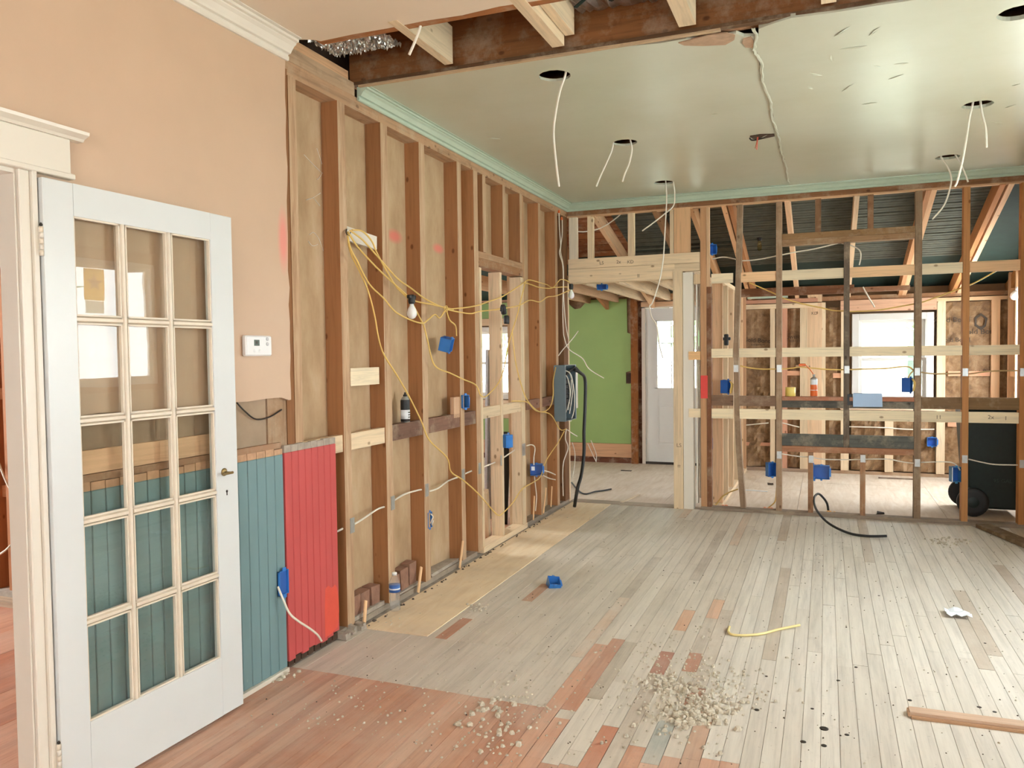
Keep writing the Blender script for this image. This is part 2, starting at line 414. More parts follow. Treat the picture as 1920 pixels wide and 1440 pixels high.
def plywood(name, c1, c2, c3):
    m, nt, b = new_mat(name)
    f = noise(nt, coords(nt, (9, 1.2, 1)), 1.5, 6, .6, 1.5)
    f2 = noise(nt, coords(nt, world=True), 1.6, 5, .65)
    col = ramp(nt, f, [(.25, lin(c1)), (.5, lin(c2)), (.75, lin(c3))])
    col = mix(nt, ramp(nt, f2, [(.45, g(0)), (.75, g(.5))]), col, lin((190, 172, 150)))
    nt.links.new(col, b.inputs['Base Color']); b.inputs['Roughness'].default_value = .7; b.inputs['Specular IOR Level'].default_value = .3; return m
M['ply'] = plywood('plywood', (226, 198, 160), (238, 216, 182), (244, 226, 198))
M['dusty_ply'] = plywood('dusty_plywood', (204, 184, 160), (218, 202, 182), (228, 216, 200))
def plank_mat():
    m, nt, b = new_mat('floor_board_wood')
    oi = nd(nt, 'ObjectInfo')
    f = noise(nt, coords(nt, (60, 2.2, 10)), 1.2, 6, .65, 1.0)
    col = mix(nt, 1, oi.outputs['Color'], ramp(nt, f, [(.25, g(.80)), (.5, g(1)), (.75, g(1.10))]), 'MULTIPLY')
    w1 = noise(nt, coords(nt, (1, .8, 1), world=True), 2.6, 7, .68)      # dust and old mortar film over the boards
    al = nd(nt, 'Math', operation='MULTIPLY'); nt.links.new(oi.outputs['Alpha'], al.inputs[0]); 
    wr = ramp(nt, w1, [(.30, g(.12)), (.60, g(.9))]); nt.links.new(wr, al.inputs[1])
    col = mix(nt, al.outputs[0], col, lin((210, 201, 187)))
    w4 = noise(nt, coords(nt, (16, .9, 1), world=True), 1.3, 5, .7)        # scuffs along the boards
    col = mix(nt, 1, col, ramp(nt, w4, [(.3, g(.82)), (.5, g(1)), (.7, g(1.08))]), 'MULTIPLY')
    w2 = noise(nt, coords(nt, (1, 1, 1), world=True), 9, 6, .75)          # dark smudges
    col = mix(nt, ramp(nt, w2, [(.60, g(0)), (.78, g(.38))]), col, lin((142, 132, 120)))
    w3 = noise(nt, coords(nt, (1, 1, 1), world=True), 46, 3, .6)          # fine specks
    col = mix(nt, ramp(nt, w3, [(.67, g(0)), (.72, g(.4))]), col, lin((120, 108, 94)))
    nt.links.new(col, b.inputs['Base Color']); b.inputs['Roughness'].default_value = .55; b.inputs['Specular IOR Level'].default_value = .35
    bump(nt, b, f, .12, .002); return m
M['plank'] = plank_mat()

# ================================================================== FLOORS
ORANGE, OR2, FG, FP, FB = (204, 152, 124), (188, 130, 102), (199, 189, 174), (218, 210, 197), (180, 164, 146)
floor = struct(box('floor', (-.1, -2.6, -.06), (4.3, 7.53, -.004), M['dust']))
def child_box(name, lo, hi, mat, parent, **k):
    o = box(name, lo, hi, mat, None, **k); o.parent = parent; o.matrix_parent_inverse = parent.matrix_world.inverted() if False else Matrix.Translation(-parent.location); return o
PWID = .0665
special = [(.47, 3.63, 3.95, OR2), (.68, 4.35, 4.72, (184, 140, 112)), (1.28, 3.06, 3.82, ORANGE), (1.35, 3.06, 3.92, OR2), (1.28, -2.6, 3.04, ORANGE), (1.35, -2.6, 2.98, ORANGE),
           (1.55, 2.3, 2.98, (188, 112, 78)), (1.62, 3.55, 3.83, (166, 104, 84)), (1.62, 4.15, 4.5, (206, 158, 124)), (1.75, 4.4, 4.75, (212, 170, 140)), (1.75, 3.62, 3.86, (180, 120, 92)),
           (1.69, 2.62, 2.86, (196, 132, 98)), (1.82, 3.2, 3.46, (168, 116, 92)), (.53, 3.64, 4.9, FP), (.60, 3.64, 4.2, FG), (1.49, 2.75, 3.4, FP), (1.75, 2.75, 3.1, (150, 160, 156)),
           (3.02, 4.1, 4.9, FB), (3.08, 4.3, 5.4, (176, 158, 138)), (1.22, 4.6, 5.6, (176, 164, 150)), (1.55, 5.1, 6.6, (172, 158, 144)), (1.42, 3.2, 3.9, (160, 146, 126)), (1.88, 2.7, 3.3, (186, 146, 120))]
row = 0; x = .0
while x < 4.2:
    xc = x + PWID / 2; segs = []
    sp = sorted([s for s in special if abs(s[0] - xc) < PWID * .5], key=lambda s: s[1])
    cuts = []
    y = -2.6; end = 7.43
    if xc < 1.245: bounds = [(-2.6, 3.05, 'o'), (3.05, 3.62, 'p'), (3.62, end, 'g')]
    else:
        yo = 2.62 + .22 * (1 if 1.7 < xc < 2.75 else 0) + random.uniform(-.03, .03)
        bounds = [(-2.6, yo, 'o'), (yo, end, 'g')]
    if xc < .42: bounds = bounds[:2]
    for (a, b, k) in bounds:
        y = a
        while y < b - 1e-6:
            L = random.uniform(1.0, 2.4) if xc < 3.5 else 9
            if k == 'o': L = max(4.2, b - a) if y < 0 else L
            e = min(b, y + L)
            if b - e < .35: e = b
            nxt = [s for s in sp if s[1] < e - .02 and s[2] > y + .02]
            if nxt and nxt[0][1] > y + .02: e = min(e, nxt[0][1]); c = None
            elif nxt: e = min(nxt[0][2], end); c = nxt[0][3]
            else: c = None
            if c is None:
                if k == 'o': c = random.choice([ORANGE, OR2, (198, 142, 112), (208, 160, 132), (194, 138, 108)]); al = .42
                elif k == 'p': c = (200, 190, 176); al = 1
                else:
                    if xc > 1.85: c = random.choices([(212, 205, 193), (217, 211, 199), (206, 199, 187), (221, 215, 204), FB], [30, 25, 20, 15, 4])[0]
                    else: c = random.choices([FG, (206, 197, 183), (195, 184, 168), FP, FB, (206, 174, 148)], [30, 26, 20, 12, 6, 2])[0]
                    al = .95 if xc < 1.85 else .6
            else: al = .35 if c[0] - c[2] > 60 else .7
            dz = random.uniform(-.0012, .0004)
            p = child_box('floor_board', (x + .001, y + .001, -.020), (x + PWID - .001, e - .001, dz), M['plank'], floor)
            cc = lin(c); p.color = (cc[0], cc[1], cc[2], al)
            y = e
    x += PWID; row += 1
# plywood strip along the stud wall
for a, b in ((3.625, 6.05), (6.053, 7.5)):
    child_box('plywood_strip', (.03, a, -.02), (.42, b, .003), M['ply'], floor)
for px, py, r in ((1545, 1366, .017), (1423, 1310, .010), (1419, 1331, .010), (1506, 1391, .011), (1545, 1398, .010), (1588, 1378, .009), (1523, 1329, .007), (1648, 1157 - 40, .006), (1437, 1268, .006), (1605, 1251, .007), (1572, 1276, .008), (1706, 1313, .008), (1836, 1326, .009), (1847, 1206, .006), (1865, 1335, .008)):
    p = PZ(px, py); lathe('hole_shade_disc', [(r, -.002), (r, .0012), (r * .6, .0013)], M['iron'], None, (p.x, p.y, 0), 10).parent = floor  # dark discs painted in for the shade inside floor holes
for o in floor.children:
    if o.name.startswith('hole_shade_disc'): o.matrix_parent_inverse = Matrix.Translation(-floor.location)

floor_far = struct(box('floor', (-4, 7.53, -.06), (4.3, 10.4, -.021), M['dust']))
for i, xa in enumerate((-4, -2.78, -1.56, -.34, .88, 2.10, 3.32)):
    xb_ = min(xa + 1.217, 4.28)
    off = .55 if i % 2 else 0
    ys = [7.535, 7.535 + 1.25 + off, 10.36] 
    for a, b in zip(ys[:-1], ys[1:]): child_box('plywood_sheet', (xa, a, -.02), (xb_, b - .003, random.uniform(-.002, 0)), M['dusty_ply'], floor_far)
floor_side = struct(box('floor', (-4, -2.6, -.06), (-.12, 7.53, -.021), M['dust']))
for i in range(26):
    o = child_box('floor_board', (-4 + i * .149, -2.6, -.02), (-4 + (i + 1) * .149 - .002, 7.5, random.uniform(-.001, 0)), M['plank'], floor_side)
    c = lin(random.choice([ORANGE, (204, 140, 106), (188, 120, 88)])); o.color = (c[0], c[1], c[2], .3)
# door threshold board between the rooms
t = struct(empty('trim_3', (.6, 7.5, 0)))
box('threshold_board', (.0 - .6, 7.42 - 7.5, 0), (1.02 - .6, 7.58 - 7.5, .006), 'rough', t, (186, 170, 150))

# ================================================================== CEILINGS, BEAM
ceil_near = struct(empty('ceiling', (0, 0, 2.92)))
def add_prism_child(par, *a, **k):
    o = prism(*a, **k); o.parent = par; o.matrix_parent_inverse = Matrix.Translation(-par.location); return o
edge = []
xx = 4.3
while xx > .12: edge.append((xx, 3.16 + random.uniform(-.012, .012))); xx -= .18
edge += [(.14, 3.14), (.10, 3.12), (.05, 3.10), (-.02, 3.10)]
add_prism_child(ceil_near, 'plaster_ceiling_panel', [(-.02, -2.62), (4.3, -2.62)] + edge, 2, 2.92, 2.938, M['beige_ceiling'])
box('ceiling_lath', (.14, 3.15, .002), (4.25, 3.21, .018), 'rough', ceil_near, (160, 104, 62))
# green ceiling with recessed-light holes and a split seam between its two panels
ceil_green = struct(empty('ceiling', (2.1, 5.6, 2.90)))
HOLES = [(1.029, 3.984), (1.056, 5.427), (1.057, 6.831), (3.171, 5.432), (3.188, 6.81), (3.11, 4.03)]
seam = [(2.03, 3.74), (2.04, 3.86), (2.015, 4.0), (2.03, 4.2), (2.02, 4.5), (2.035, 4.9), (2.025, 5.3), (2.04, 5.65), (2.03, 6.1), (2.045, 6.6), (2.035, 7.0), (2.045, 7.44)]
def ragged(x0, x1, y, n):
    return [(x0 + (x1 - x0) * i / n, y + random.uniform(-.012, .012)) for i in range(n + 1)]
broken = [(1.45, 3.74), (1.62, 3.765), (1.74, 3.76), (1.80, 3.80), (1.90, 3.81), (1.96, 3.79), (1.99, 3.84)]
left_poly = [(0, 3.74)] + ragged(.1, 1.4, 3.735, 9) + broken + seam[1:] + [(0, 7.44)]
right_poly = [(a + .012, b) for a, b in seam[::-1]][:-1] + [(2.06, 3.76), (2.12, 3.725)] + ragged(2.2, 4.25, 3.70, 12) + [(4.25, 7.44)]
def cut_holes(o, hs):
    cut = []
    for (hx, hy) in hs:
        V, F = [], []
        n = 28; r = .083
        for z in (-.1, .1):
            for k in range(n): V.append((r * cos(2 * pi * k / n) * (1 + .02 * sin(5 * k)), r * sin(2 * pi * k / n) * (1 + .02 * cos(3 * k)), z))
        F = [(k, (k + 1) % n, n + (k + 1) % n, n + k) for k in range(n)] + [tuple(range(n))[::-1], tuple(n + k for k in range(n))]
        c = link('cutter', mesh('cutter', V, F), None, M['plaster_edge'], (hx, hy, 2.907)); cut.append(c)
        md = o.modifiers.new('b', 'BOOLEAN'); md.object = c; md.operation = 'DIFFERENCE'; md.solver = 'EXACT'
    bpy.context.view_layer.update()
    dg = bpy.context.evaluated_depsgraph_get(); me = bpy.data.meshes.new_from_object(o.evaluated_get(dg)); o.modifiers.clear(); o.data = me
    for c in cut: bpy.data.objects.remove(c, do_unlink=True)
gl_ = add_prism_child(ceil_green, 'plaster_ceiling_panel', left_poly, 2, 2.90, 2.914, M['green_ceiling'])
gr_ = add_prism_child(ceil_green, 'plaster_ceiling_panel', right_poly, 2, 2.893, 2.912, M['green_ceiling'])
bpy.context.view_layer.update()
cut_holes(gl_, HOLES[:3]); cut_holes(gr_, HOLES[3:])
# plaster lip along the seam, rough and proud
V = []; F = []
sm = smooth_path([(a, b, 0) for a, b in seam], 6)
for i, p in enumerate(sm):
    wv = .003 * random.random(); jx = random.uniform(-.004, .004)
    V += [(p.x - .002 + jx, p.y, 2.899), (p.x + .001 + jx, p.y, 2.889 + .004 * random.random()), (p.x + .008 + wv + jx, p.y, 2.890 + .003 * random.random()), (p.x + .013 + wv + jx, p.y, 2.8932)]
    if i: 
        k = 4 * i; F += [(k - 4 + j, k + j, k + j + 1, k - 4 + j + 1) for j in range(3)]
o = link('seam_lip', mesh('seam_lip', V, F), ceil_green, M['green_ceiling']); o.matrix_parent_inverse = Matrix.Translation(-ceil_green.location)
# bare patches where paint and plaster fell off
for poly in ([(1.70, 3.79), (1.84, 3.75), (1.92, 3.76), (1.955, 3.80), (1.945, 3.855), (1.90, 3.90), (1.80, 3.87), (1.72, 3.83)], [(1.985, 3.86), (2.02, 3.85), (2.03, 3.93), (2.015, 3.99), (1.985, 3.97), (1.975, 3.91)]):
    add_prism_child(ceil_green, 'bare_plaster_patch', poly, 2, 2.896, 2.902, M['plaster_edge'])
# dark patch put in for the shade of an old octagon-box hole, mid ceiling
add_prism_child(ceil_green, 'slot_shade_patch', [(1.865, 5.60), (1.93, 5.585), (2.02, 5.61), (2.02, 5.66), (1.93, 5.70), (1.88, 5.67)], 2, 2.893, 2.903, M['attic'])
# loose flakes of paint
for px, py in ((1600, 90), (1560, 110), (1645, 125), (1690, 120), (1580, 60), (1530, 140), (1680, 145), (1590, 165), (1905, 160), (1870, 230), (1895, 200), (1520, 165), (1640, 60), (1630, 195), (1430, 258), (895, 205), (925, 260), (1340, 215)):
    p = PZ(px, py, 2.89); a = random.uniform(0, pi); L = random.uniform(.02, .07); wv = random.uniform(.006, .012)
    Vf = [(-L, 0, 0), (-L * .3, wv, -.003), (L * .4, wv * .6, -.004), (L, .002, 0), (L * .3, -wv * .5, -.002), (-L * .4, -wv * .3, -.001), (0, 0, .004)]
    o = link('paint_flake', mesh('paint_flake', Vf, [(0, 1, 6), (1, 2, 6), (2, 3, 6), (3, 4, 6), (4, 5, 6), (5, 0, 6), (0, 5, 4, 3, 2, 1)]), None, M['green_ceiling'], (p.x, p.y, 2.8925), (0, 0, a))
    o.parent = ceil_green; o.matrix_parent_inverse = Matrix.Translation(-ceil_green.location)
# beam, joists and cavity
def cb(name, lo, hi, mat, par, **k): return child_box(name, lo, hi, mat, par, **k)
cb('header_beam', (-.05, 3.73, 2.915), (4.25, 3.80, 3.16), 'rough', ceil_green, color=BEAMC)
cb('beam_ledger', (-.02, 3.695, 2.902), (4.25, 3.735, 2.918), 'rough', ceil_green, color=(104, 76, 52))
cb('lath_strip', (.02, 3.70, 2.893), (1.9, 3.725, 2.9015), 'rough', ceil_green, color=(196, 168, 134))
for xa, xb2, z0 in ((.555, .600, 2.905), (1.125, 1.185, 2.905), (1.19, 1.235, 2.95), (1.725, 1.80, 2.905), (2.32, 2.38, 2.905), (2.95, 3.0, 2.905), (3.55, 3.6, 2.905)):
    cb('ceiling_joist', (xa, -2.6, max(z0, 2.94)), (xb2, 3.1, 3.12), 'wood', ceil_near, color=NEW)
    cb('joist_end', (xa, 3.1, z0 + .012), (xb2, 3.66, 3.10), 'wood', ceil_near, color=NEW)
for yj in (4.4, 4.85, 5.3, 5.75, 6.2, 6.65, 7.1):
    cb('ceiling_joist', (-.05, yj, 2.925), (4.25, yj + .045, 3.10), 'rough', ceil_green, color=(140, 92, 58))
attic = struct(empty('ceiling', (2, 2, 3.6)))
for lo, hi in (((-.3, -2.8, 3.60), (4.5, 7.7, 3.66)), ((-.3, -2.8, 2.90), (-.14, 7.7, 3.6)), ((4.34, -2.8, 2.93), (4.5, 7.7, 3.6)), ((-.3, 7.54, 2.92), (4.5, 7.62, 3.6)), ((-.3, -2.8, 2.93), (4.5, -2.68, 3.6)), ((-.14, 3.86, 3.12), (4.34, 3.90, 3.6))):
    cb('attic_sky_block', lo, hi, M['attic'], attic)  # closed box over the ceilings, put in to block sky light
# foil and plastic-faced insulation showing in the cavity
def crumple(name, x0, x1, y0, y1, z, amp, mat, par, n=26, m=10):
    V = []; F = []
    for i in range(n + 1):
        for j in range(m + 1):
            V.append((x0 + (x1 - x0) * i / n, y0 + (y1 - y0) * j / m, z + random.uniform(-amp, amp) + (random.uniform(-amp, amp) if (i + j) % 3 == 0 else 0)))
    for i in range(n):
        for j in range(m):
            a = i * (m + 1) + j; F.append((a, a + m + 1, a + m + 2, a + 1))
    o = link(name, mesh(name, V, F), None, mat); o.parent = par; o.matrix_parent_inverse = Matrix.Translation(-par.location); return o
crumple('foil_insulation', .02, .40, 3.12, 3.50, 2.985, .011, M['foil'], ceil_near, 60, 40)
crumple('foil_insulation', 1.24, 1.72, 3.0, 3.72, 3.08, .010, M['foil'], ceil_near)
for a, b in (((1.25, 3.35, 3.06), (1.70, 3.60, 3.06)), ((1.26, 3.60, 3.06), (1.55, 3.30, 3.06)), ((1.42, 3.62, 3.07), (1.72, 3.36, 3.06))):
    o = beam('green_strap', a, b, .018, .004, M['greenwall'], None); o.parent = ceil_near; o.matrix_parent_inverse = Matrix.Translation(-ceil_near.location); o.data.materials[0] = M['green_roof']

# crown mouldings
def crown(name, axis, a, b, base, sgn, z0, z1, d, mat):
    q = z1 - z0
    pr = [(0, z0), (.010, z0), (.014, z0 + .06 * q), (.014, z0 + .2 * q), (.009, z0 + .24 * q), (.011, z0 + .30 * q), (.024, z0 + .33 * q), (.029, z0 + .42 * q), (d * .5, z0 + .62 * q), (d * .66, z0 + .72 * q), (d * .66, z0 + .78 * q), (d * .82, z0 + .80 * q), (d * .84, z0 + .92 * q), (d * .78, z0 + .94 * q), (d, z0 + .955 * q), (d, z1), (0, z1)]
    return struct(prism(name, [(base + sgn * u, v) for u, v in pr], axis, a, b, mat))
crown('trim_4', 1, 3.72, 7.44, 0, 1, 2.828, 2.899, .078, M['green_crown'])
crown('trim_5', 0, .0, 4.22, 7.43, -1, 2.828, 2.899, .078, M['green_crown'])
crown('trim_6', 1, -2.6, 3.095, .02, 1, 2.825, 2.919, .085, M['cream'])

# ================================================================== LEFT WALL
wl = struct(empty('wall_left', (0, 3, 0)))
def W(name, lo, hi, mat, color=None, par=None, **k):
    return child_box(name, lo, hi, mat, par or wl, color=color, **k)
FRONT = {3: M['pale_front']}
def stud(y0, y1, z0=.03, z1=2.775, c=OLD, depth=.1, fr=True, lean=0):
    o = W('stud', (-depth, y0, z0), (0, y1, z1), 'wood', c, faces=FRONT if fr else None)
    if lean: o.rotation_euler = (lean, 0, 0)
    return o
for y0, y1 in ((3.125, 3.185), (3.53, 3.598), (3.955, 4.03), (4.41, 4.482), (4.955, 5.02), (5.225, 5.30)): stud(y0, y1)
stud(3.065, 3.12, 1.0, 2.8, (140, 96, 62), .08, False)
stud(6.60, 6.655); stud(7.06, 7.13); stud(7.30, 7.43, c=(120, 84, 56), fr=False)
stud(7.44, 7.475, 0, 2.2, NEW, .1, False)
# backing boards seen between the studs
for y0, y1 in ((3.02, 3.99), (3.992, 5.24), (6.16, 7.44)): W('backing_board', (-.125, y0, 0), (-.101, y1, 2.8), M['backing'])
W('backing_board', (-.125, 5.24, 2.2), (-.101, 6.16, 2.8), M['backing'])
# chalk scribbles on the backing
for pts in ([(594, 278), (600, 296), (606, 318), (598, 334), (594, 336)], [(570, 290), (585, 306), (603, 324)], [(574, 375), (588, 370), (601, 362)], [(588, 371), (600, 386)], [(580, 440), (588, 436), (598, 448), (606, 470)], [(578, 452), (586, 461), (596, 458)]):
    o = tube('chalk_mark', [PX(a, b, -.0995) for a, b in pts], .0018, M['cream'], None, 4, 4); o.parent = wl; o.matrix_parent_inverse = Matrix.Translation(-wl.location)
# plates
W('top_plate', (-.1, 3.10, 2.845), (-.002, 3.70, 2.915), 'rough', (176, 146, 116)); W('top_plate', (-.1, 3.06, 2.775), (-.004, 7.43, 2.845), 'rough', (176, 140, 108))
W('top_plate', (-.075, 3.13, 2.918), (-.02, 3.67, 2.97), 'wood', (214, 168, 128))
W('sill_plate', (-.1, 3.03, 0), (-.006, 5.22, .032), 'rough', (160, 146, 130)); W('sill_plate', (-.1, 6.2, 0), (-.006, 7.44, .032), 'rough', (160, 146, 130))
# bricks standing between the studs at the foot of the wall
for y0, y1 in ((3.62, 3.70), (3.71, 3.80), (3.82, 3.90), (4.05, 4.14), (4.15, 4.24), (4.26, 4.34)):
    W('brick', (-.095, y0, .033), (-.03, y1, .17 + random.uniform(-.02, .01)), M['oldbrick'], jit=.004)
for y0, y1 in ((3.61, 3.93), (4.04, 4.36), (4.52, 4.93)):
    W('mortar_ledge', (-.1, y0, .033), (-.015, y1, .05), M['dust'], jit=.006)
# framed opening with new lumber
W('sill_plate', (-.09, 5.30, 0), (.012, 6.22, .042), 'wood', NEW)
for y0, y1 in ((5.302, 5.338), (5.69, 5.728), (6.135, 6.172), (6.175, 6.21)): W('stud', (-.092, y0, .043), (.004, y1, 2.09), 'wood', NEW)
W('stud', (-.1, 6.215, .03), (-.01, 6.262, 2.775), 'wood', (190, 148, 110))
W('header', (-.1, 5.30, 2.10), (0, 6.21, 2.16), 'rough', (150, 108, 74)); W('header', (-.1, 5.30, 2.162), (-.004, 6.21, 2.21), 'rough', (178, 140, 106))
for y0 in (5.39, 5.78, 6.15): W('cripple_stud', (-.1, y0, 2.212), (0, y0 + .055, 2.775), 'wood', OLD, faces=FRONT)
# horizontal blocking between the studs
W('blocking', (-.045, 3.19, .96), (-.006, 3.527, 1.048), 'wood', NEW); W('blocking', (-.045, 3.60, .96), (-.006, 3.953, 1.048), 'wood', NEW)
for y0, y1 in ((4.033, 4.407), (4.485, 4.952), (5.022, 5.222)): W('blocking', (-.045, y0, .962), (-.004, y1, 1.055), 'rough', (126, 94, 78))
for y0, y1 in ((5.34, 5.688), (5.73, 6.133)): W('blocking', (-.042, y0, .985), (-.004, y1, 1.068), 'wood', NEW)
for y0, y1 in ((6.265, 6.597), (6.658, 7.055)): W('blocking', (-.045, y0, .985), (-.004, y1, 1.065), 'rough', (136, 100, 82))
W('blocking', (-.022, 3.60, 2.062), (-.002, 3.90, 2.135), M['cream'], rot=(-.05, 0, 0)); W('blocking', (-.02, 3.605, 1.30), (.0, 3.895, 1.395), 'wood', (236, 218, 186))
W('blocking', (-.03, 4.86, 1.03), (-.004, 5.0, 1.17), 'wood', (206, 168, 136))
# peach plaster with its broken edges
bot = [(1.79, 1.27)]; y = 1.9
while y < 3.03: bot.append((y, 1.272 + random.uniform(-.004, .004))); y += .11
bot += [(3.055, 1.258), (3.07, 1.26)]
side = [(3.07 + random.uniform(-.006, .006) + .012 * (z - 1.3) / 1.6, z) for z in [1.3 + .08 * i for i in range(20)]] + [(3.094, 2.92)]
add_prism_child(wl, 'plaster_panel', bot + side + [(-2.6, 2.92), (-2.6, 0), (.80, 0), (.80, 2.06), (1.76, 2.06), (1.76, 1.27)], 0, -.002, .02, M['peach'])
W('grey_board', (-.028, 1.765, 0), (-.006, 2.92, 1.3), M['greyboard']); W('grey_board', (-.028, 1.765, 1.3), (-.006, 3.06, 2.92), M['greyboard'])
o = holed('grey_board', 0, -.028, -.006, (-2.6, 0, 1.764, 2.92), [(.80, -.1, 1.80, 2.06)], M['greyboard']); o.parent = wl; o.matrix_parent_inverse = Matrix.Translation(-wl.location)
W('stud', (-.06, 2.925, .98), (.0, 3.058, 1.30), 'rough', (156, 126, 98))
# beadboard wainscot: blue-green, then red
y = 1.795
while y < 2.99:
    e = min(y + .0605, 3.008)
    W('beadboard_strip', (0, y, .022 + random.uniform(-.004, .004)), (.018, e - .0025, 1.012), M['blue'], bev=.0025)
    W('bare_strip_end', (0, y, 1.0125), (.016, e - .003, 1.042 + random.uniform(-.004, .002)), M['bare'])
    y = e
W('wainscot_cap', (-.02, 1.80, 1.043), (.016, 2.995, 1.068), 'rough', (176, 138, 108)); W('wood_band', (-.006, 1.80, 1.07), (.010, 2.62, 1.15), 'wood', (222, 184, 148))
y = 3.012
for k in range(8):
    e = y + .0515
    W('beadboard_strip', (.004, y, .05 + random.uniform(-.012, .006)), (.022, e - .0025, 1.016), M['red'], bev=.0025)
    W('bare_strip_end', (0, y, 1.0165), (.019, e - .002, 1.048 + random.uniform(-.003, .003)), M['dust'])
    W('gap_shade_strip', (0, y + .004, .012), (.012, e - .006, .045), M['attic'])  # dark strip put in for the shade of the gap under the boards
    y = e
prism_ = add_prism_child(wl, 'spray_mark', [(3.295, .055), (3.35, .06), (3.405, .075), (3.42, .15), (3.418, .22), (3.405, .28), (3.39, .30), (3.36, .29), (3.33, .31), (3.305, .30), (3.297, .2)], 0, .0221, .0226, M['redorange'])
W('baseboard_edge', (0, 1.8, 0), (.03, 3.0, .02), M['cream'])
# rubble ledge at the foot of the peach/red wall
for k in range(9): W('mortar_lump', (.0, 3.42 + k * .022, 0), (.03 + random.random() * .03, 3.445 + k * .022, .012 + .03 * random.random()), M['dust'], jit=.006)
# the rest of the wall behind the plaster toward the side room
o = holed('sheathing', 0, -.128, -.126, (-2.6, 0, 3.03, 2.93), [(.80, -.1, 1.90, 2.06)], M['sheath']); o.parent = wl; o.matrix_parent_inverse = Matrix.Translation(-wl.location)

# ---------------------------------------------------------------- French door and casing
tr = struct(empty('trim_1', (0, 1.72, 0)))
def T(name, lo, hi, mat, bev=0, **k): return child_box(name, lo, hi, mat, tr, bev=bev, **k)
T('door_jamb', (-.056, 1.735, 0), (.0195, 1.762, 2.055), M['cream'], .002)
T('side_casing', (.020, 1.739, 0), (.036, 1.775, 2.05), M['cream'], .003); T('casing_bead', (.020, 1.775, 0), (.048, 1.792, 2.05), M['cream'], .002)
T('head_casing', (.020, .66, 2.062), (.044, 1.918, 2.178), M['cream'], .003); T('head_fillet', (.020, .65, 2.048), (.052, 1.928, 2.066), M['cream'], .003)
add_prism_child(tr, 'head_cap', [(.02, 2.178), (.05, 2.178), (.056, 2.186), (.078, 2.196), (.08, 2.206), (.02, 2.206)], 1, .62, 1.962, M['cream'])
T('side_casing', (.020, .70, 0), (.040, .80, 2.05), M['cream'], .003); T('head_jamb', (-.135, .80, 2.035), (.022, 1.735, 2.06), M['cream'])
T('door_jamb', (-.135, .80, 0), (.022, .825, 2.055), M['cream'], .002)
DA = (.062, 1.797); DB = (.080, 2.628)
dang = math.atan2(DB[1] - DA[1], DB[0] - DA[0]); DWID = math.hypot(DB[0] - DA[0], DB[1] - DA[1])
door = struct(empty('door_1', (DA[0], DA[1], .012), None, (0, 0, dang)))
def D(name, lo, hi, mat, bev=0, par=None):     # local: x along the leaf, -y is the room-side face, z up
    return box(name, lo, hi, mat, par or door, bev=bev)
TH = .036; DH = 2.02
SX0, SX1, GZ0, GZ1 = .108, .712, .238, 1.915
D('stile', (0, 0, 0), (SX0, TH, DH), M['white'], .002); D('stile', (SX1, 0, 0), (DWID, TH, DH), M['white'], .002)
D('rail', (SX0, .0005, 0), (SX1, TH - .0005, GZ0), M['white']); D('rail', (SX0, .0005, GZ1), (SX1, TH - .0005, DH), M['white'])
cols = [SX0, .300, .506, SX1]; mw = .011
rowsz = [GZ0 + (GZ1 - GZ0) * k / 5 for k in range(6)]
def muntin(name, lo, hi, vertical):
    lo = Vector(lo); hi = Vector(hi); c = (lo + hi) / 2
    # chamfered bar section
    if vertical:
        pr = [(lo.x, lo.y + .012), (lo.x + .006, lo.y), (hi.x - .006, lo.y), (hi.x, lo.y + .012), (hi.x, hi.y - .010), (lo.x, hi.y - .010)]
        o = prism(name, pr, 2, lo.z, hi.z, M['muntin'], door)
    else:
        pr = [(lo.y + .012, lo.z), (lo.y, lo.z + .006), (lo.y, hi.z - .006), (lo.y + .012, hi.z), (hi.y - .010, hi.z), (hi.y - .010, lo.z)]
        o = prism(name, pr, 0, lo.x, hi.x, M['muntin'], door)
    return o
for cx_ in cols[1:3]: muntin('muntin', (cx_ - mw, .002, GZ0), (cx_ + mw, TH, GZ1), True)
for rz in rowsz[1:-1]:
    for k in range(3): muntin('muntin', (cols[k] + (mw if k else 0), .002, rz - mw), (cols[k + 1] - (mw if k < 2 else 0), TH, rz + mw), False)
for k in range(3):
    for r_ in range(5):
        xa = cols[k] + (mw if k else 0); xb2 = cols[k + 1] - (mw if k < 2 else 0); za = rowsz[r_] + (mw if r_ else 0); zb_ = rowsz[r_ + 1] - (mw if r_ < 4 else 0)
        pn = D('pane', (xa, .017, za), (xb2, .020, zb_), M['pane'])
        # putty bead round the pane
        it = []
        for lo, hi in (((xa, .006, za), (xb2, .017, za + .006)), ((xa, .006, zb_ - .006), (xb2, .017, zb_)), ((xa, .006, za), (xa + .006, .017, zb_)), ((xb2 - .006, .006, za), (xb2, .017, zb_))):
            v = boxv(lo, hi); it.append((v, BOXF))
        c = pn.location; pb = joined('putty_bead', [([Vector(q) - c for q in v], f) for v, f in it], M['muntin'], pn)
kn = empty('door_knob', (.752, 0, .985), door)
lathe('rose', [(.016, 0), (.016, .003), (.010, .006)], M['brass'], kn, (0, 0, 0), 14, (radians(90), 0, 0))
lathe('spindle', [(.004, 0), (.004, .04)], M['brass'], kn, (0, 0, 0), 10, (radians(90), 0, 0))
box('lever', (-.05, -.046, -.005), (.008, -.036, .005), M['brass'], kn, bev=.003)
kh = lathe('keyhole', [(.0055, 0), (.0055, .0012)], M['iron'], door, (.765, -.0002, .905), 12, (radians(90), 0, 0))
box('keyhole_slot', (-.0022, -.016, 0), (.0022, 0, .0012), M['iron'], kh)
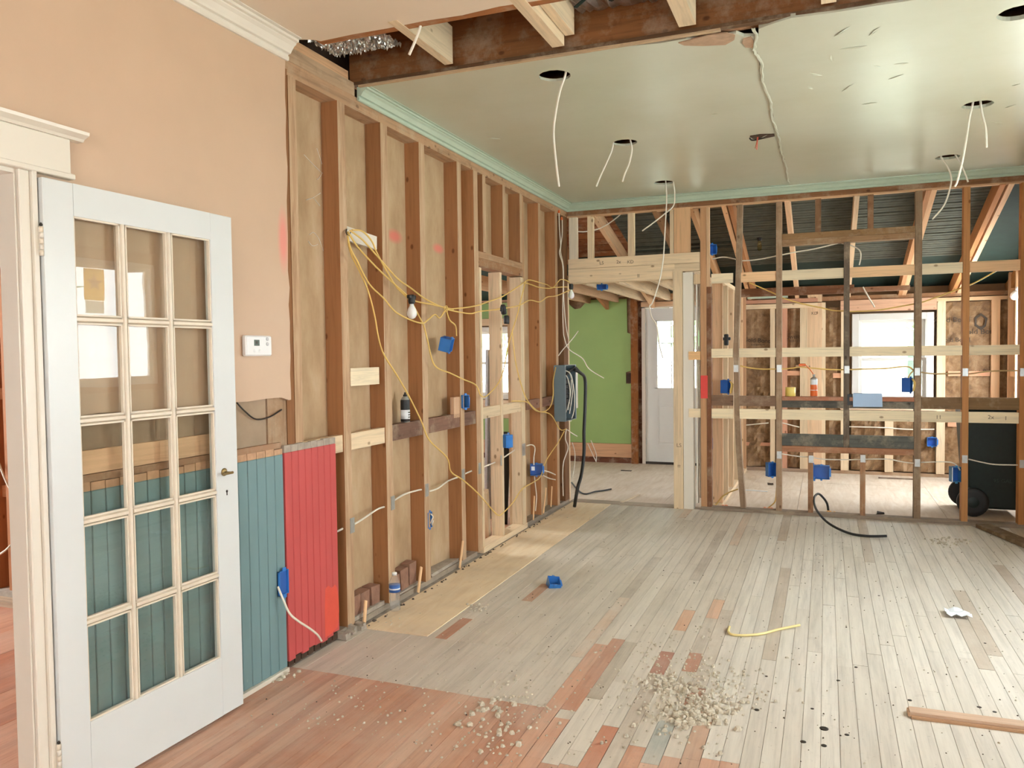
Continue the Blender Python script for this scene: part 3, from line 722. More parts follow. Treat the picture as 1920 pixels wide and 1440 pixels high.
for hz in (1.82, .17):
    h = empty('hinge', (-.006, .004, hz), door)
    for k in range(5): lathe('knuckle', [(.0062, 0), (.0062, .017)], M['cream'] if k % 2 else M['muntin'], h, (0, 0, -.046 + .0185 * k), 10)
    box('hinge_leaf', (-.003, .006, -.046), (.004, .03, .046), M['cream'], h); lathe('pin', [(.004, 0), (.0052, .004), (.002, .01)], M['iron'], h, (0, 0, .047), 8)

# ================================================================== RIGHT WALL, WALL BEHIND THE CAMERA, SIDE ROOM SHELL
def reparent(o, par): o.parent = par; o.matrix_parent_inverse = Matrix.Translation(-par.location); return o
wr = struct(empty('wall_right', (4.26, 3, 0)))
RW = [(.35, .8, 1.55, 2.4), (3.55, .8, 4.55, 2.4), (4.75, 1.2, 6.0, 2.4)]  # first two openings are out of view, added to brighten the room
reparent(holed('backing_board', 0, 4.30, 4.33, (-2.6, 0, 7.54, 2.95), RW, M['backing']), wr)
y = -2.4
while y < 7.4:
    if not any(a[0] - .05 < y < a[2] + .02 for a in RW): child_box('stud', (4.225, y, .04), (4.30, y + .05, 2.80), 'wood', wr, color=OLD, faces={5: M['pale_front']})
    y += .406
for a in RW:
    for ye in (a[0] - .05, a[2]): child_box('stud', (4.225, ye, .04), (4.30, ye + .05, 2.80), 'wood', wr, color=OLD)
    child_box('header', (4.225, a[0], a[3]), (4.30, a[2], a[3] + .09), 'wood', wr, color=OLD); child_box('sill', (4.225, a[0], a[1] - .05), (4.30, a[2], a[1]), 'wood', wr, color=OLD)
child_box('top_plate', (4.225, -2.6, 2.80), (4.30, 7.43, 2.89), 'rough', wr, color=OLD); child_box('sill_plate', (4.225, -2.6, 0), (4.30, 7.43, .04), 'rough', wr, color=OLD)
def window_unit(name, axis, pos, u0, z0, u1, z1, depth, parent=None, glass=True, fr=.05, split=True, mat=None):
    """double-hung window lying across the given axis at pos"""
    mat = mat or M['whiteplastic']
    o2 = 1 if axis == 0 else 0
    root = struct(empty(name, (pos, (u0 + u1) / 2, z0) if axis == 0 else ((u0 + u1) / 2, pos, z0)))
    def wb(nm, ua, za, ub, zb_, d0, d1, m):
        lo = [0, 0, 0]; hi = [0, 0, 0]; lo[axis], hi[axis] = pos + d0, pos + d1; lo[o2], hi[o2] = ua, ub; lo[2], hi[2] = za, zb_
        return reparent(box(nm, lo, hi, m, None, bev=.003 if m is mat else 0), root)
    wb('frame_side', u0, z0, u0 + fr, z1, 0, depth, mat); wb('frame_side', u1 - fr, z0, u1, z1, 0, depth, mat)
    wb('frame_head', u0 + fr, z1 - fr, u1 - fr, z1, 0, depth, mat); wb('frame_sill', u0 + fr, z0, u1 - fr, z0 + fr, 0, depth, mat)
    a, b = u0 + fr, u1 - fr; zm = (z0 + z1) / 2; s = .035
    for (za, zb_, d) in ((z0 + fr, zm + s / 2, depth * .25), (zm - s / 2, z1 - fr, depth * .6)):
        wb('sash_stile', a, za, a + s, zb_, d, d + .03, mat); wb('sash_stile', b - s, za, b, zb_, d, d + .03, mat)
        wb('sash_rail', a + s, za, b - s, za + s, d, d + .03, mat); wb('sash_rail', a + s, zb_ - s, b - s, zb_, d, d + .03, mat)
        if glass: wb('pane', a + s, za + s, b - s, zb_ - s, d + .012, d + .015, M['winglass'])
    return root
for k, a in enumerate(RW): window_unit('window_%d' % (k + 2), 0, 4.235, a[0], a[1], a[2], a[3], .07)  # the first two units fill the added, unseen openings
wf = struct(empty('wall_front', (2, -2.6, 0)))
reparent(holed('plaster_panel', 1, -2.66, -2.6, (-.02, 0, 4.33, 2.95), [(1.3, .7, 3.3, 2.4)], M['peach']), wf)
window_unit('window_5', 1, -2.66, 1.3, .7, 3.3, 2.4, .07)  # added window, never in view, lets in fill light
# a paper with a printed star taped in the right-hand window
st = thing('star_sign', 'yellow paper sign with a brown star, seen mirrored in the French door glass', 'sign', (4.222, 5.30, 2.14))
box('sheet', (0, -.11, -.14), (.0006, .11, .16), M['lucent_yellow'], st); box('footer_strip', (-.001, -.1, -.25), (-.0004, .1, -.145), M['lucent_white'], st)
prism('star', [((.09 if k % 2 == 0 else .036) * sin(pi * k / 5), .03 + (.09 if k % 2 == 0 else .036) * cos(pi * k / 5)) for k in range(10)], 0, -.002, -.0005, M['bare'], st)
ws = struct(empty('wall_side', (-4, 3, 0)))
reparent(holed('sheathing', 0, -4.0, -3.96, (-2.6, 0, 10.4, 3.0), [(5.1, .7, 6.7, 2.2), (1.1, .7, 2.7, 2.2)], M['sheath']), ws)  # openings for the added, unseen windows
child_box('sheathing', (-4, -2.66, 0), (-.1, -2.6, 3.0), M['sheath'], ws)
ceil_side = struct(box('ceiling', (-4, -2.66, 2.72), (-.128, 7.54, 2.76), M['beige_ceiling']))
# partition of the side room glimpsed past the door jamb
wp = struct(empty('wall_partition', (-2, 3.35, 0)))
child_box('sheathing', (-3.96, 3.42, 0), (-.2, 3.45, 2.7), plain('red_brown_sheathing', (120, 62, 40), .9, vary=.4, scale=9), wp)
for xs in (-3.6, -3.2, -2.8, -2.42, -2.28, -1.95, -1.6, -1.2, -.8, -.4): child_box('stud', (xs, 3.33, .06), (xs + .045, 3.42, 2.68), 'wood', wp, color=(178, 120, 82))
for z in (.62, 1.22, 1.6, 2.1): child_box('blocking', (-3.6, 3.375, z), (-.4, 3.42, z + .07), 'wood', wp, color=(206, 164, 128))
child_box('sill_plate', (-3.96, 3.30, 0), (-.2, 3.42, .06), M['dust'], wp); child_box('sill_block', (-3.2, 3.22, 0), (-1.4, 3.30, .03), 'rough', wp, color=(200, 176, 150))
for pts in ([(-2, 480), (6, 520), (14, 570), (18, 600)], [(-2, 868), (6, 890), (16, 912), (22, 920)], [(-2, 1040), (10, 1032), (20, 1022)]):
    tube('cable', [PY(a, b, 3.31) for a, b in pts], .006, M['whitewire'], None).parent = None
for i, o in enumerate([o for o in COLL.objects if o.name.split('.')[0] == 'cable']):
    tag(o, ['white cable looped high beyond the door jamb at the left edge', 'white cable sagging midway beyond the door jamb at the left edge', 'white cable end low beyond the door jamb at the left edge'][i], 'cable')

# ================================================================== BACK WALL (open studs)
wb_ = struct(empty('wall_back', (2, 7.48, 0)))
def B(name, lo, hi, mat='wood', color=NEW, **k): return child_box(name, lo, hi, mat, wb_, color=color, **k)
Y0, Y1 = 7.435, 7.528
def bx(px, py=700): return PY(px, py, Y0).x
B('top_plate', (0, Y0, 2.785), (4.22, Y1, 2.83), 'rough', (150, 104, 70)); B('top_plate', (0, Y0, 2.83), (4.22, Y1, 2.92), 'rough', (140, 96, 64)); B('top_plate_edge', (.0, Y0 - .002, 2.772), (4.22, Y0 + .05, 2.785), 'wood', (206, 164, 126))
# doorway header, post, cripples
B('header', (.015, Y0 - .02, 2.135), (1.04, Y1, 2.272), 'wood', NEW); B('header', (.015, Y0 - .018, 2.275), (1.268, Y1, 2.368), 'wood', NEW)
B('header', (1.04, Y0 - .018, 2.20), (1.268, Y0 + .03, 2.272), 'wood', NEW)
B('post', (1.026, Y0 - .028, 0), (1.112, Y0 + .01, 2.205), 'wood', NEW); B('post', (1.115, Y0 - .012, 0), (1.205, Y1, 2.19), M['cream'], None)
B('post', (1.035, Y0 + .012, 0), (1.11, Y1, 2.13), 'wood', NEW)
B('white_edge_strip', (1.225, Y0 + .03, .05), (1.24, Y1, 2.1), M['cream'], None); B('grey_edge_strip', (1.25, Y0 + .045, .1), (1.272, Y1, 2.1), 'rough', (190, 178, 160))
for a, b, c in ((.02, .10, (232, 218, 194)), (.205, .262, NEW), (.60, .66, NEW), (.995, 1.03, NEW)): B('cripple_stud', (a, Y0, 2.37), (b, Y0 + .045, 2.785), 'wood', c)
B('cripple_stud', (1.035, Y0 - .004, 2.37), (1.182, Y0 + .03, 2.785), 'wood', (220, 176, 134))
# full studs
SG = (158, 130, 104)
def bstud(x0, x1, z0, z1, c=SG, depth=.093, m='rough'): return B('stud', (x0, Y0, z0), (x1, Y0 + depth, z1), m, c)
A0, A1 = 1.272, 1.325
bstud(A0, A1, .03, 2.785, (196, 150, 110), m='wood'); bstud(A1 + .002, 1.366, .03, 2.05, (118, 78, 54), .08); bstud(A1 + .002, 1.352, 2.05, 2.785, (206, 170, 134), .06, 'wood')
# bent second stud
xb0, xb1, xb2_ = 1.598, 1.562, 1.622
Vb = []
for z, xc in ((.035, xb2_), (.55, 1.585), (1.0, 1.566), (1.5, 1.562), (2.2, 1.585), (2.785, xb0)):
    for (dx, dy) in ((0, Y0), (.046, Y0), (.046, Y1), (0, Y1)): Vb.append((xc + dx, dy, z))
Fb = [(0, 3, 2, 1), (20, 21, 22, 23)] + [(4 * i + k, 4 * i + (k + 1) % 4, 4 * i + 4 + (k + 1) % 4, 4 * i + 4 + k) for i in range(5) for k in range(4)]
o = reparent(link('stud', mesh('stud', [Vector(v) - Vector((1.58, 7.48, 1.4)) for v in Vb], Fb), None, WOOD['rough', 2], (1.58, 7.48, 1.4)), wb_); o.color = lin(SG)
bstud(1.93, 1.978, .03, 2.785); bstud(2.485, 2.53, .57, 2.385, (112, 98, 84)); bstud(3.033, 3.084, .03, 2.785, (150, 124, 98)); bstud(3.385, 3.432, .03, 2.785, (186, 132, 84), m='wood'); bstud(3.79, 3.88, .03, 2.785, (190, 130, 78), m='wood')
bstud(2.197, 2.240, .03, .56, (166, 124, 92)); bstud(2.620, 2.660, .03, .56, (166, 124, 92))
bstud(4.15, 4.2, .03, 2.785)
B('header', (1.98, Y0, 2.432), (3.031, Y1, 2.484), 'rough', (150, 116, 80)); B('header', (1.98, Y0 - .002, 2.384), (3.031, Y1, 2.430), 'rough', (164, 128, 94))
for a, b in ((2.252, 2.300), (2.67, 2.715)): B('cripple_stud', (a, Y0 + .01, 2.486), (b, Y0 + .06, 2.785), 'rough', (140, 104, 76))
bays = [(1.368, 1.558), (1.612, 1.928), (1.98, 2.483), (2.532, 3.031), (3.086, 3.383), (3.434, 3.788)]
for i, (a, b) in enumerate(bays):
    B('blocking', (a, Y0 + .012, 2.080), (b, Y0 + .052, 2.166), 'wood', (232, 214, 182) if i % 2 == 0 else (230, 190, 148))
    B('blocking', (a, Y0 + .004, 1.403), (b, Y0 + .042, 1.484), 'wood', (236, 218, 184))
    B('blocking', (a, Y0 + .004, .848), (b, Y0 + .042, .936), 'wood', (236, 218, 184))
B('blocking', (1.21, Y0, 2.08), (1.27, Y0 + .04, 2.166), 'wood', (216, 188, 152)); B('blocking', (1.165, Y0 - .022, 1.385), (1.270, Y0 + .018, 1.462), 'wood', (226, 182, 132)); B('blocking', (1.165, Y0 - .022, .855), (1.27, Y0 + .018, .935), 'wood', (232, 212, 178))
B('old_rail', (1.368, Y0 + .002, .965), (1.558, Y0 + .04, 1.058), 'rough', (126, 98, 78)); B('old_rail', (1.612, Y0 + .002, .965), (1.928, Y0 + .04, 1.056), 'rough', (142, 112, 90))
for a, b in ((1.98, 2.483), (2.532, 3.031)):
    B('ledge_board', (a, Y0 - .01, 1.018), (b, Y0 + .075, 1.052), 'rough', (166, 108, 82)); B('old_rail', (a, Y0 + .003, .955), (b, Y0 + .04, 1.016), 'rough', (96, 92, 84))
B('old_rail', (3.086, Y0 + .002, .957), (3.383, Y0 + .04, 1.055), 'rough', (134, 106, 76)); B('old_rail', (3.434, Y0 + .002, .957), (3.788, Y0 + .04, 1.055), 'rough', (140, 110, 76))
for a, b in ((1.98, 2.483), (2.532, 3.031)): B('old_rail', (a, Y0 + .001, .618), (b, Y0 + .04, .722), 'rough', (92, 92, 86))
B('sill', (1.98, Y0 - .004, .563), (3.031, Y1, .615), 'rough', (158, 112, 84))
B('sill_plate', (1.27, Y0 - .006, 0), (4.22, Y1, .030), 'rough', (140, 124, 108))
o = B('red_spray_mark', (A0 - .001, Y0 - .0015, 1.03), (A0 + .062, Y0 - .0005, 1.24), M['redpaint'], None)
# steel nail plates that guard the wires
plates = empty('nail_plates', (0, 0, 0)); bpy.data.objects.remove(plates)
for px, py in ((1380, 691), (1461, 691), (1588, 693), (1720, 697), (1810, 698), (1918, 698), (1461, 853), (1521, 861), (1618, 860), (1720, 868), (1809, 861), (1917, 870)):
    p = PY(px, py, Y0); B('nail_plate', (p.x - .02, Y0 - .0035, p.z - .032), (p.x + .02, Y0 - .0005, p.z + .032), M['steel'], None)
for px, py in ((660, 985), (736, 943), (800, 919), (868, 890), (899, 878), (940, 863)):
    p = PX(px, py, 0); W('nail_plate', (.0005, p.y - .02, p.z - .04), (.0035, p.y + .02, p.z + .04), M['steel'])
p = PX(982, 843, .006); W('nail_plate', (.0055, p.y - .035, p.z - .05), (.0085, p.y + .035, p.z + .05), M['steel'])

# ================================================================== FAR ROOM
wfar = struct(empty('wall_far', (1, 10.3, 0)))
def Fb_(name, lo, hi, mat='wood', color=None, **k): return child_box(name, lo, hi, mat, wfar, color=color, **k)
WIN = (2.66, .83, 3.45, 1.86); DOOR = (.115, 0, 1.02, 2.06); LWIN = (-2.45, .86, -1.55, 1.80)
reparent(holed('sheathing', 1, 10.36, 10.40, (-4, -.05, 4.34, 2.6), [WIN, DOOR, LWIN], M['sheath']), wfar)
FY0 = 10.10
def fstud(x0, x1, z0=.04, z1=2.0, c=NEW, y=FY0, d=.09): Fb_('stud', (x0, y, z0), (x1, y + d, z1), 'wood', c)
def fx(px, py=640): return PY(px, py, FY0).x
for a, b, c in ((1383, 1390, NEW), (1444, 1453, NEW), (1461, 1476, PINK), (1500, 1514, NEW), (1514, 1541, (222, 188, 152)), (1541, 1548, NEW), (1577, 1584, NEW), (1757, 1773, NEW), (1859, 1875, (214, 176, 138)), (1903, 1915, NEW)):
    fstud(fx(a), fx(b), .04, 2.02 if b < 1700 else 1.99, c)
for a, b, z0, z1, c in ((1584, 1592, .04, .76, NEW), (1660, 1676, .04, .76, NEW)): fstud(fx(a), fx(b), z0, z1, c)
fstud(fx(1514), fx(1541), 2.03, 2.2, (222, 188, 152))
Fb_('sill_plate', (1.40, FY0 - .005, 0), (2.2, FY0 + .1, .04), 'rough', (176, 150, 128)); Fb_('sill_plate', (2.2, FY0 + .02, 0), (4.25, FY0 + .1, .036), 'rough', (170, 140, 112))
Fb_('top_plate', (1.38, FY0 - .02, 1.965), (2.25, FY0 + .06, 2.02), 'wood', NEW); Fb_('top_plate', (1.38, FY0 - .02, 2.03), (2.25, FY0 + .06, 2.075), 'wood', PINK)
Fb_('header', (2.5, FY0 - .01, 1.90), (3.50, FY0 + .08, 2.035), 'wood', (198, 156, 128)); Fb_('top_plate', (3.5, FY0, 1.99), (4.25, FY0 + .09, 2.03), 'wood', (226, 188, 148))
Fb_('top_plate', (2.25, FY0 + .02, 2.04), (4.25, FY0 + .12, 2.09), 'rough', (150, 108, 76))
Fb_('window_sill_board', (2.5, FY0 - .02, .76), (3.5, FY0 + .12, .80), 'wood', (214, 186, 158)); Fb_('apron_board', (2.52, FY0 - .012, .70), (3.5, FY0, .755), 'wood', (216, 186, 156))
for a, b, z in ((3.62, 4.03, 1.15), (1.85, 2.08, 1.16), (2.42, 2.58, 1.13), (3.62, 4.03, .58)): Fb_('blocking', (a, FY0 + .01, z), (b, FY0 + .06, z + .055), 'wood', (214, 160, 126))
for a, b in ((1.42, 1.75), (1.85, 2.08), (2.42, 2.6)): Fb_('blocking', (a, FY0 + .02, .40 if a > 1.5 else .30), (b, FY0 + .06, .46 if a > 1.5 else .34), 'wood', (196, 140, 110))
# kraft-faced insulation batts, bulging between the studs
def batt(x0, x1, z0, z1, amp=.022, y=10.155):
    n = max(4, int((x1 - x0) / .035)); m = max(6, int((z1 - z0) / .05)); V = []; F = []
    sd = random.uniform(0, 99)
    for i in range(n + 1):
        for j in range(m + 1):
            u = i / n; q = 4 * u * (1 - u)
            hgt = amp * q * (1 + .8 * sin(7 * u + 5 * j / m + sd) * cos(11 * j / m + sd * 2)) + random.uniform(-.006, .006) * (2.4 if z1 < 1.1 else 1)
            V.append((x0 + (x1 - x0) * u, y - hgt, z0 + (z1 - z0) * j / m))
    for i in range(n):
        for j in range(m):
            a = i * (m + 1) + j; F.append((a, a + m + 1, a + m + 2, a + 1))
    c = Vector(((x0 + x1) / 2, y, (z0 + z1) / 2))
    return reparent(link('insulation_batt', mesh('insulation_batt', [Vector(v) - c for v in V], F), None, M['kraft'], c), wfar)
def text_on(parent, s, loc, size, rot, mat=None, name='lettering', ext=.0006):
    cu = bpy.data.curves.new('t', 'FONT'); cu.body = s; cu.size = size; cu.align_x = 'CENTER'; cu.extrude = ext; cu.resolution_u = 3
    ob = bpy.data.objects.new('t', cu); COLL.objects.link(ob); bpy.context.view_layer.update()
    me = bpy.data.meshes.new_from_object(ob.evaluated_get(bpy.context.evaluated_depsgraph_get())); bpy.data.objects.remove(ob, do_unlink=True); bpy.data.curves.remove(cu)
    me.materials.clear(); o = link(name, me, None, mat or M['ink'], loc, rot)
    o.parent = parent; bpy.context.view_layer.update(); o.matrix_parent_inverse = parent.matrix_world.inverted(); return o
R90 = (radians(90), 0, 0)
b1 = batt(fx(1390), fx(1444), .05, 1.02, .035); b2 = batt(fx(1390), fx(1444), 1.02, 1.96); b3 = batt(fx(1476), fx(1500), .46, 1.96); b4 = batt(fx(1548), fx(1577), .46, 1.96); b5 = batt(fx(1453), fx(1461), .05, 1.96)
b6 = batt(fx(1773), fx(1859), .05, 1.98); b7 = batt(fx(1875), fx(1903), .05, 1.98); batt(2.62, fx(1660), .05, .75, .03); batt(fx(1676), 3.5, .05, .75, .03); batt(fx(1476), fx(1500), .05, .40, .03); batt(fx(1548), fx(1577), .05, .40, .03)
def zt(py, px): return PY(px, py, 10.11).z
text_on(b2, 'Gold Bond', (PY(1419, 640, 10.11).x, 10.118, zt(642, 1419)), .075, (radians(90), radians(4), 0)); text_on(b2, 'INSULATION', (PY(1421, 648, 10.11).x, 10.119, zt(648, 1421)), .028, R90)
text_on(b6, 'Gold Bond', (PY(1837, 626, 10.11).x, 10.118, zt(626, 1840)), .082, R90); text_on(b6, 'Gold Bond', (PY(1785, 602, 10.11).x, 10.120, zt(604, 1787)), .082, R90); text_on(b6, 'Gold Bond', (PY(1790, 641, 10.11).x, 10.120, zt(641, 1790)), .07, R90)
text_on(b6, 'Gold Bond', (PY(1842, 702, 10.11).x, 10.118, zt(702, 1842)), .075, (radians(90), radians(-6), 0))
# logo diamond ring on the right batt
p = PY(1839, 602, 10.112)
pr = [(0, .09), (.065, .03), (.05, -.06), (0, -.1), (-.06, -.05), (-.06, .04)]
V = [(p.x + a * s_, 10.113 - t_, p.z + b * s_) for t_ in (0, .002) for s_ in (1, .68) for a, b in pr]
F = [(12 + i, 12 + (i + 1) % 6, 18 + (i + 1) % 6, 18 + i) for i in range(6)]
lg = link('logo_ring', mesh('logo_ring', V, F), None, M['ink']); lg.parent = b6; bpy.context.view_layer.update(); lg.matrix_parent_inverse = b6.matrix_world.inverted()
text_on(b3, 'OWENS', (PY(1488, 634, 10.11).x, 10.122, zt(635, 1488)), .05, R90); text_on(b3, 'R13 11', (PY(1488, 641, 10.11).x, 10.122, zt(641, 1488)), .034, R90)
# the right-hand end wall of the far room
wfr = struct(empty('wall_far_right', (4.26, 9, 0)))
reparent(holed('sheathing', 0, 4.28, 4.31, (7.54, -.05, 10.4, 3.1), [(8.35, .8, 9.65, 2.0)], M['sheath']), wfr)
for ys in (7.7, 8.3, 9.65, 10.0): child_box('stud', (4.18, ys, .04), (4.28, ys + .045, 2.6), 'wood', wfr, color=(226, 186, 146))
child_box('blocking', (4.2, 9.7, 1.15), (4.26, 10.0, 1.22), 'wood', wfr, color=(226, 186, 146))
# window with deep white frame
window_unit('window_1', 1, 10.11, 2.625, .815, 3.475, 1.875, .26, fr=.075, mat=painted('window_frame_white', (206, 202, 196), rough=.4))
# hall: lime-green wall, dark post, bare strip, baseboard
whall = struct(empty('wall_hall', (-.8, 10.3, 0)))
def H(name, lo, hi, mat='wood', color=None, **k): return child_box(name, lo, hi, mat, whall, color=color, **k)
gp = [(-4, .26), (-.045, .255), (-.04, 1.05), (-.105, 1.05), (-.105, 1.20), (-.035, 1.22), (-.03, 1.70), (-.085, 1.72), (-.09, 2.17)]
tp = []
xq = -.12
while xq > -.62: tp.append((xq, 2.165 + random.uniform(-.006, .006))); xq -= .06
tp += [(-.66, 2.12), (-.72, 2.06), (-.80, 2.05), (-.88, 2.12), (-.92, 2.18), (-1.5, 2.18), (-1.52, 1.86), (-2.48, 1.86), (-2.48, .80), (-1.52, .80), (-1.5, 1.86), (-1.49, 2.18)]
tp = tp[:-8] + [(-1.45, 2.18), (-1.45, .56), (-1.46, .56)]
add_prism_child(whall, 'painted_panel', gp + tp[:-1] + [(-1.45, .56), (-4, .56)], 1, 10.285, 10.30, M['greenwall'])
add_prism_child(whall, 'painted_panel', [(-4, 1.96), (-1.452, 1.96), (-1.452, 2.17), (-4, 2.17)], 1, 10.285, 10.30, M['greenwall'])
H('kraft_backing', (-4, 10.302, .02), (-2.47, 10.35, 2.35), M['kraft']); H('kraft_backing', (-1.53, 10.302, .02), (.1, 10.35, 2.35), M['kraft']); H('kraft_backing', (-2.47, 10.302, 1.82), (-1.53, 10.35, 2.35), M['kraft'])
H('bare_strip', (-4, 10.28, .072), (-.035, 10.30, .252), 'wood', (206, 160, 122)); H('old_baseboard', (-4, 10.27, .0), (.0, 10.30, .068), 'rough', (104, 62, 42))
H('post', (-.03, 10.24, 0), (.055, 10.34, 2.2), 'rough', (150, 92, 46)); H('post', (.056, 10.30, 0), (.10, 10.35, 2.2), 'rough', (92, 52, 30))
H('header', (.06, 10.25, 2.13), (1.3, 10.35, 2.25), 'wood', (220, 176, 134)); H('header', (.10, 10.28, 2.05), (1.3, 10.36, 2.11), 'wood', (222, 184, 146))
for z in (2.19, 2.30, 2.41, 2.52): H('board', (-4, 10.26, z), (-.1, 10.28, z + .1), 'rough', (196, 150, 122))
H('board', (-4, 10.27, 1.86), (-1.45, 10.284, 1.955), 'wood', (226, 196, 158)); H('board', (-4, 10.27, .565), (-1.45, 10.284, .70), 'wood', (222, 192, 160)); H('board', (-4, 10.27, .71), (-1.45, 10.284, .82), 'wood', (226, 198, 168))
window_unit('window_6', 1, 10.27, -2.5, .83, -1.5, 1.84, .12, fr=.06, mat=M['cream'])
bp_ = H('outlet_hole_shade', (-.10, 10.283, 1.06), (-.04, 10.29, 1.19), M['attic'])  # dark block stands in for the shade inside an outlet hole
# exterior door
d2 = struct(empty('door_2', (.135, 10.31, .02)))
def E_(name, lo, hi, mat, par=None, bev=0): return reparent(box(name, lo, hi, mat, None, bev=bev), par or d2)
dm = plain('grey_white_steel_door', (214, 212, 206), .45, vary=.02)
dx0, dx1 = .150, 1.000
def dslab(nm, x0, z0, x1, z1, y0=10.315, y1=10.355): return E_(nm, (x0, y0, z0), (x1, y1, z1), dm)
LX0, LX1, LZ0, LZ1 = .295, .865, .985, 1.87
dslab('door_stile', dx0, .03, LX0, 2.03); dslab('door_stile', LX1, .03, dx1, 2.03); dslab('door_rail', LX0, LZ1, LX1, 2.03); dslab('door_rail', LX0, .03, LX1, LZ0)
for xa in (.295, .60):
    it = [(boxv((xa + i * .016, 10.309 - (i == 0) * .003, .24 + i * .016), (xa + .265 - i * .016, 10.316, .80 - i * .016)), BOXF) for i in (0,)]
    pnl = E_('raised_panel', (xa + .03, 10.308, .28), (xa + .235, 10.316, .76), dm, None, .004)
    for lo, hi in (((xa, 10.310, .24), (xa + .265, 10.316, .255)), ((xa, 10.310, .785), (xa + .265, 10.316, .80)), ((xa, 10.310, .255), (xa + .015, 10.316, .785)), ((xa + .25, 10.310, .255), (xa + .265, 10.316, .785))): E_('panel_moulding', lo, hi, dm)
for lo, hi in (((LX0 - .02, 10.303, LZ0 - .02), (LX1 + .02, 10.316, LZ0 + .012)), ((LX0 - .02, 10.303, LZ1 - .012), (LX1 + .02, 10.316, LZ1 + .02)), ((LX0 - .02, 10.303, LZ0), (LX0 + .012, 10.316, LZ1)), ((LX1 - .012, 10.303, LZ0), (LX1 + .02, 10.316, LZ1))): E_('lite_frame', lo, hi, dm)
E_('pane', (LX0, 10.332, LZ0), (LX1, 10.336, LZ1), M['winglass'])
for k in (1, 2):
    xk = LX0 + (LX1 - LX0) * k / 3; E_('muntin', (xk - .006, 10.326, LZ0), (xk + .006, 10.331, LZ1), dm)
for k in (1, 2): zk = LZ0 + (LZ1 - LZ0) * k / 3; E_('muntin', (LX0, 10.325, zk - .005), (LX1, 10.3305, zk + .005), dm)
fmat = plain('grey_primed_door_frame', (206, 192, 176), .6, vary=.03)
E_('frame_side', (.105, 10.285, 0), (.148, 10.36, 2.05), fmat); E_('frame_side', (1.002, 10.285, 0), (1.045, 10.36, 2.05), fmat); E_('frame_head', (.105, 10.285, 2.033), (1.045, 10.36, 2.06), fmat); E_('threshold', (.148, 10.29, 0), (1.002, 10.36, .03), M['iron'])
for z in (.25, 1.05, 1.75): E_('hinge', (.146, 10.300, z), (.156, 10.314, z + .09), M['steel'])
E_('knob', (.935, 10.27, .93), (.965, 10.315, .96), M['brass'], None, .008)
# partition between hall and far room
wpt = struct(empty('wall_partition', (1.42, 8.8, 0)))
def P_(name, lo, hi, mat='wood', color=NEW): return child_box(name, lo, hi, mat, wpt, color=color)
for ys, c in ((7.62, (214, 176, 140)), (8.05, NEW), (8.55, (226, 196, 160)), (9.05, NEW), (9.55, (222, 188, 150)), (9.95, (200, 156, 118))): P_('stud', (1.355, ys, .04), (1.445, ys + .04, 2.1), 'wood', c)
P_('sill_plate', (1.355, 7.6, 0), (1.445, 10.05, .038)); P_('top_plate', (1.355, 7.6, 2.10), (1.445, 10.05, 2.14))
# hall ceiling joists and shed roof: rafters, deck, slats
roof = struct(empty('ceiling', (1, 8.9, 2.5)))
def R_(o): return reparent(o, roof)
for xj in (-1.0, -.6, -.215, .145, .47, .81, 1.14): R_(beam('ceiling_joist', (xj, 7.53, 2.205), (xj, 10.3, 2.195), .04, .15, 'wood', None, NEW if xj > -.1 else (196, 160, 126)))
SL = .258
def zr(y, off=0): return 2.08 + SL * (10.1 - y) + off
for xr, c in ((-1.0, OLD), (-.35, (170, 120, 80)), (.26, (206, 168, 130)), (.85, (150, 110, 76)), (1.185, (216, 166, 120)), (1.48, (222, 172, 128)), (1.535, (186, 128, 86)), (2.02, (226, 184, 146)), (2.585, (232, 200, 164)), (3.17, (230, 184, 142)), (3.13, (196, 142, 100)), (3.72, (230, 190, 152)), (3.66, (190, 132, 84)), (4.22, (180, 124, 74))):
    R_(beam('rafter', (xr, 10.3, zr(10.3, .07)), (xr, 7.45, zr(7.45, .07)), .042, .14, 'wood', None, c))
dk = mesh('roof_deck', [(-4, 10.45, zr(10.45, .17)), (4.34, 10.45, zr(10.45, .17)), (4.34, 7.40, zr(7.40, .17)), (-4, 7.40, zr(7.40, .17)), (-4, 10.45, zr(10.45, .2)), (4.34, 10.45, zr(10.45, .2)), (4.34, 7.40, zr(7.40, .2)), (-4, 7.40, zr(7.40, .2))], [(0, 1, 2, 3), (7, 6, 5, 4), (0, 4, 5, 1), (1, 5, 6, 2), (2, 6, 7, 3), (3, 7, 4, 0)])
R_(link('roof_deck', dk, None, M['green_roof']))
it = []
y = 7.46; k = 0
while y < 9.35:
    n = random.choice((2, 3)); xs = [0.35, random.uniform(1.4, 1.8), random.uniform(2.4, 3.0), 3.72]
    for a, b in zip(xs[:-1], xs[1:]):
        if b < 1.5 and y > 8.6: continue
        d = random.uniform(0, .006); z0 = zr(y, .150 - d); z1 = zr(y + .042, .150 - d)
        v = [(a, y, z0), (b, y, z0), (b, y + .042, z1), (a, y + .042, z1), (a, y, zr(y, .169)), (b, y, zr(y, .169)), (b, y + .042, zr(y + .042, .169)), (a, y + .042, zr(y + .042, .169))]
        it.append((v, BOXF))
    y += .056 + random.uniform(-.003, .003)
sl = R_(joined('roof_slats', it, M['slat'])); sl['kind'] = 'stuff'
# brown boards at the left end of the roof
for k in range(8): 
    ya = 7.5 + k * .17; R_(beam('roof_board', (-1.2, ya + .08, zr(ya + .08, .163)), (.35, ya + .08, zr(ya + .08, .163)), .15, .02, 'rough', None, (150, 92, 56), up=(0, SL, 1)))
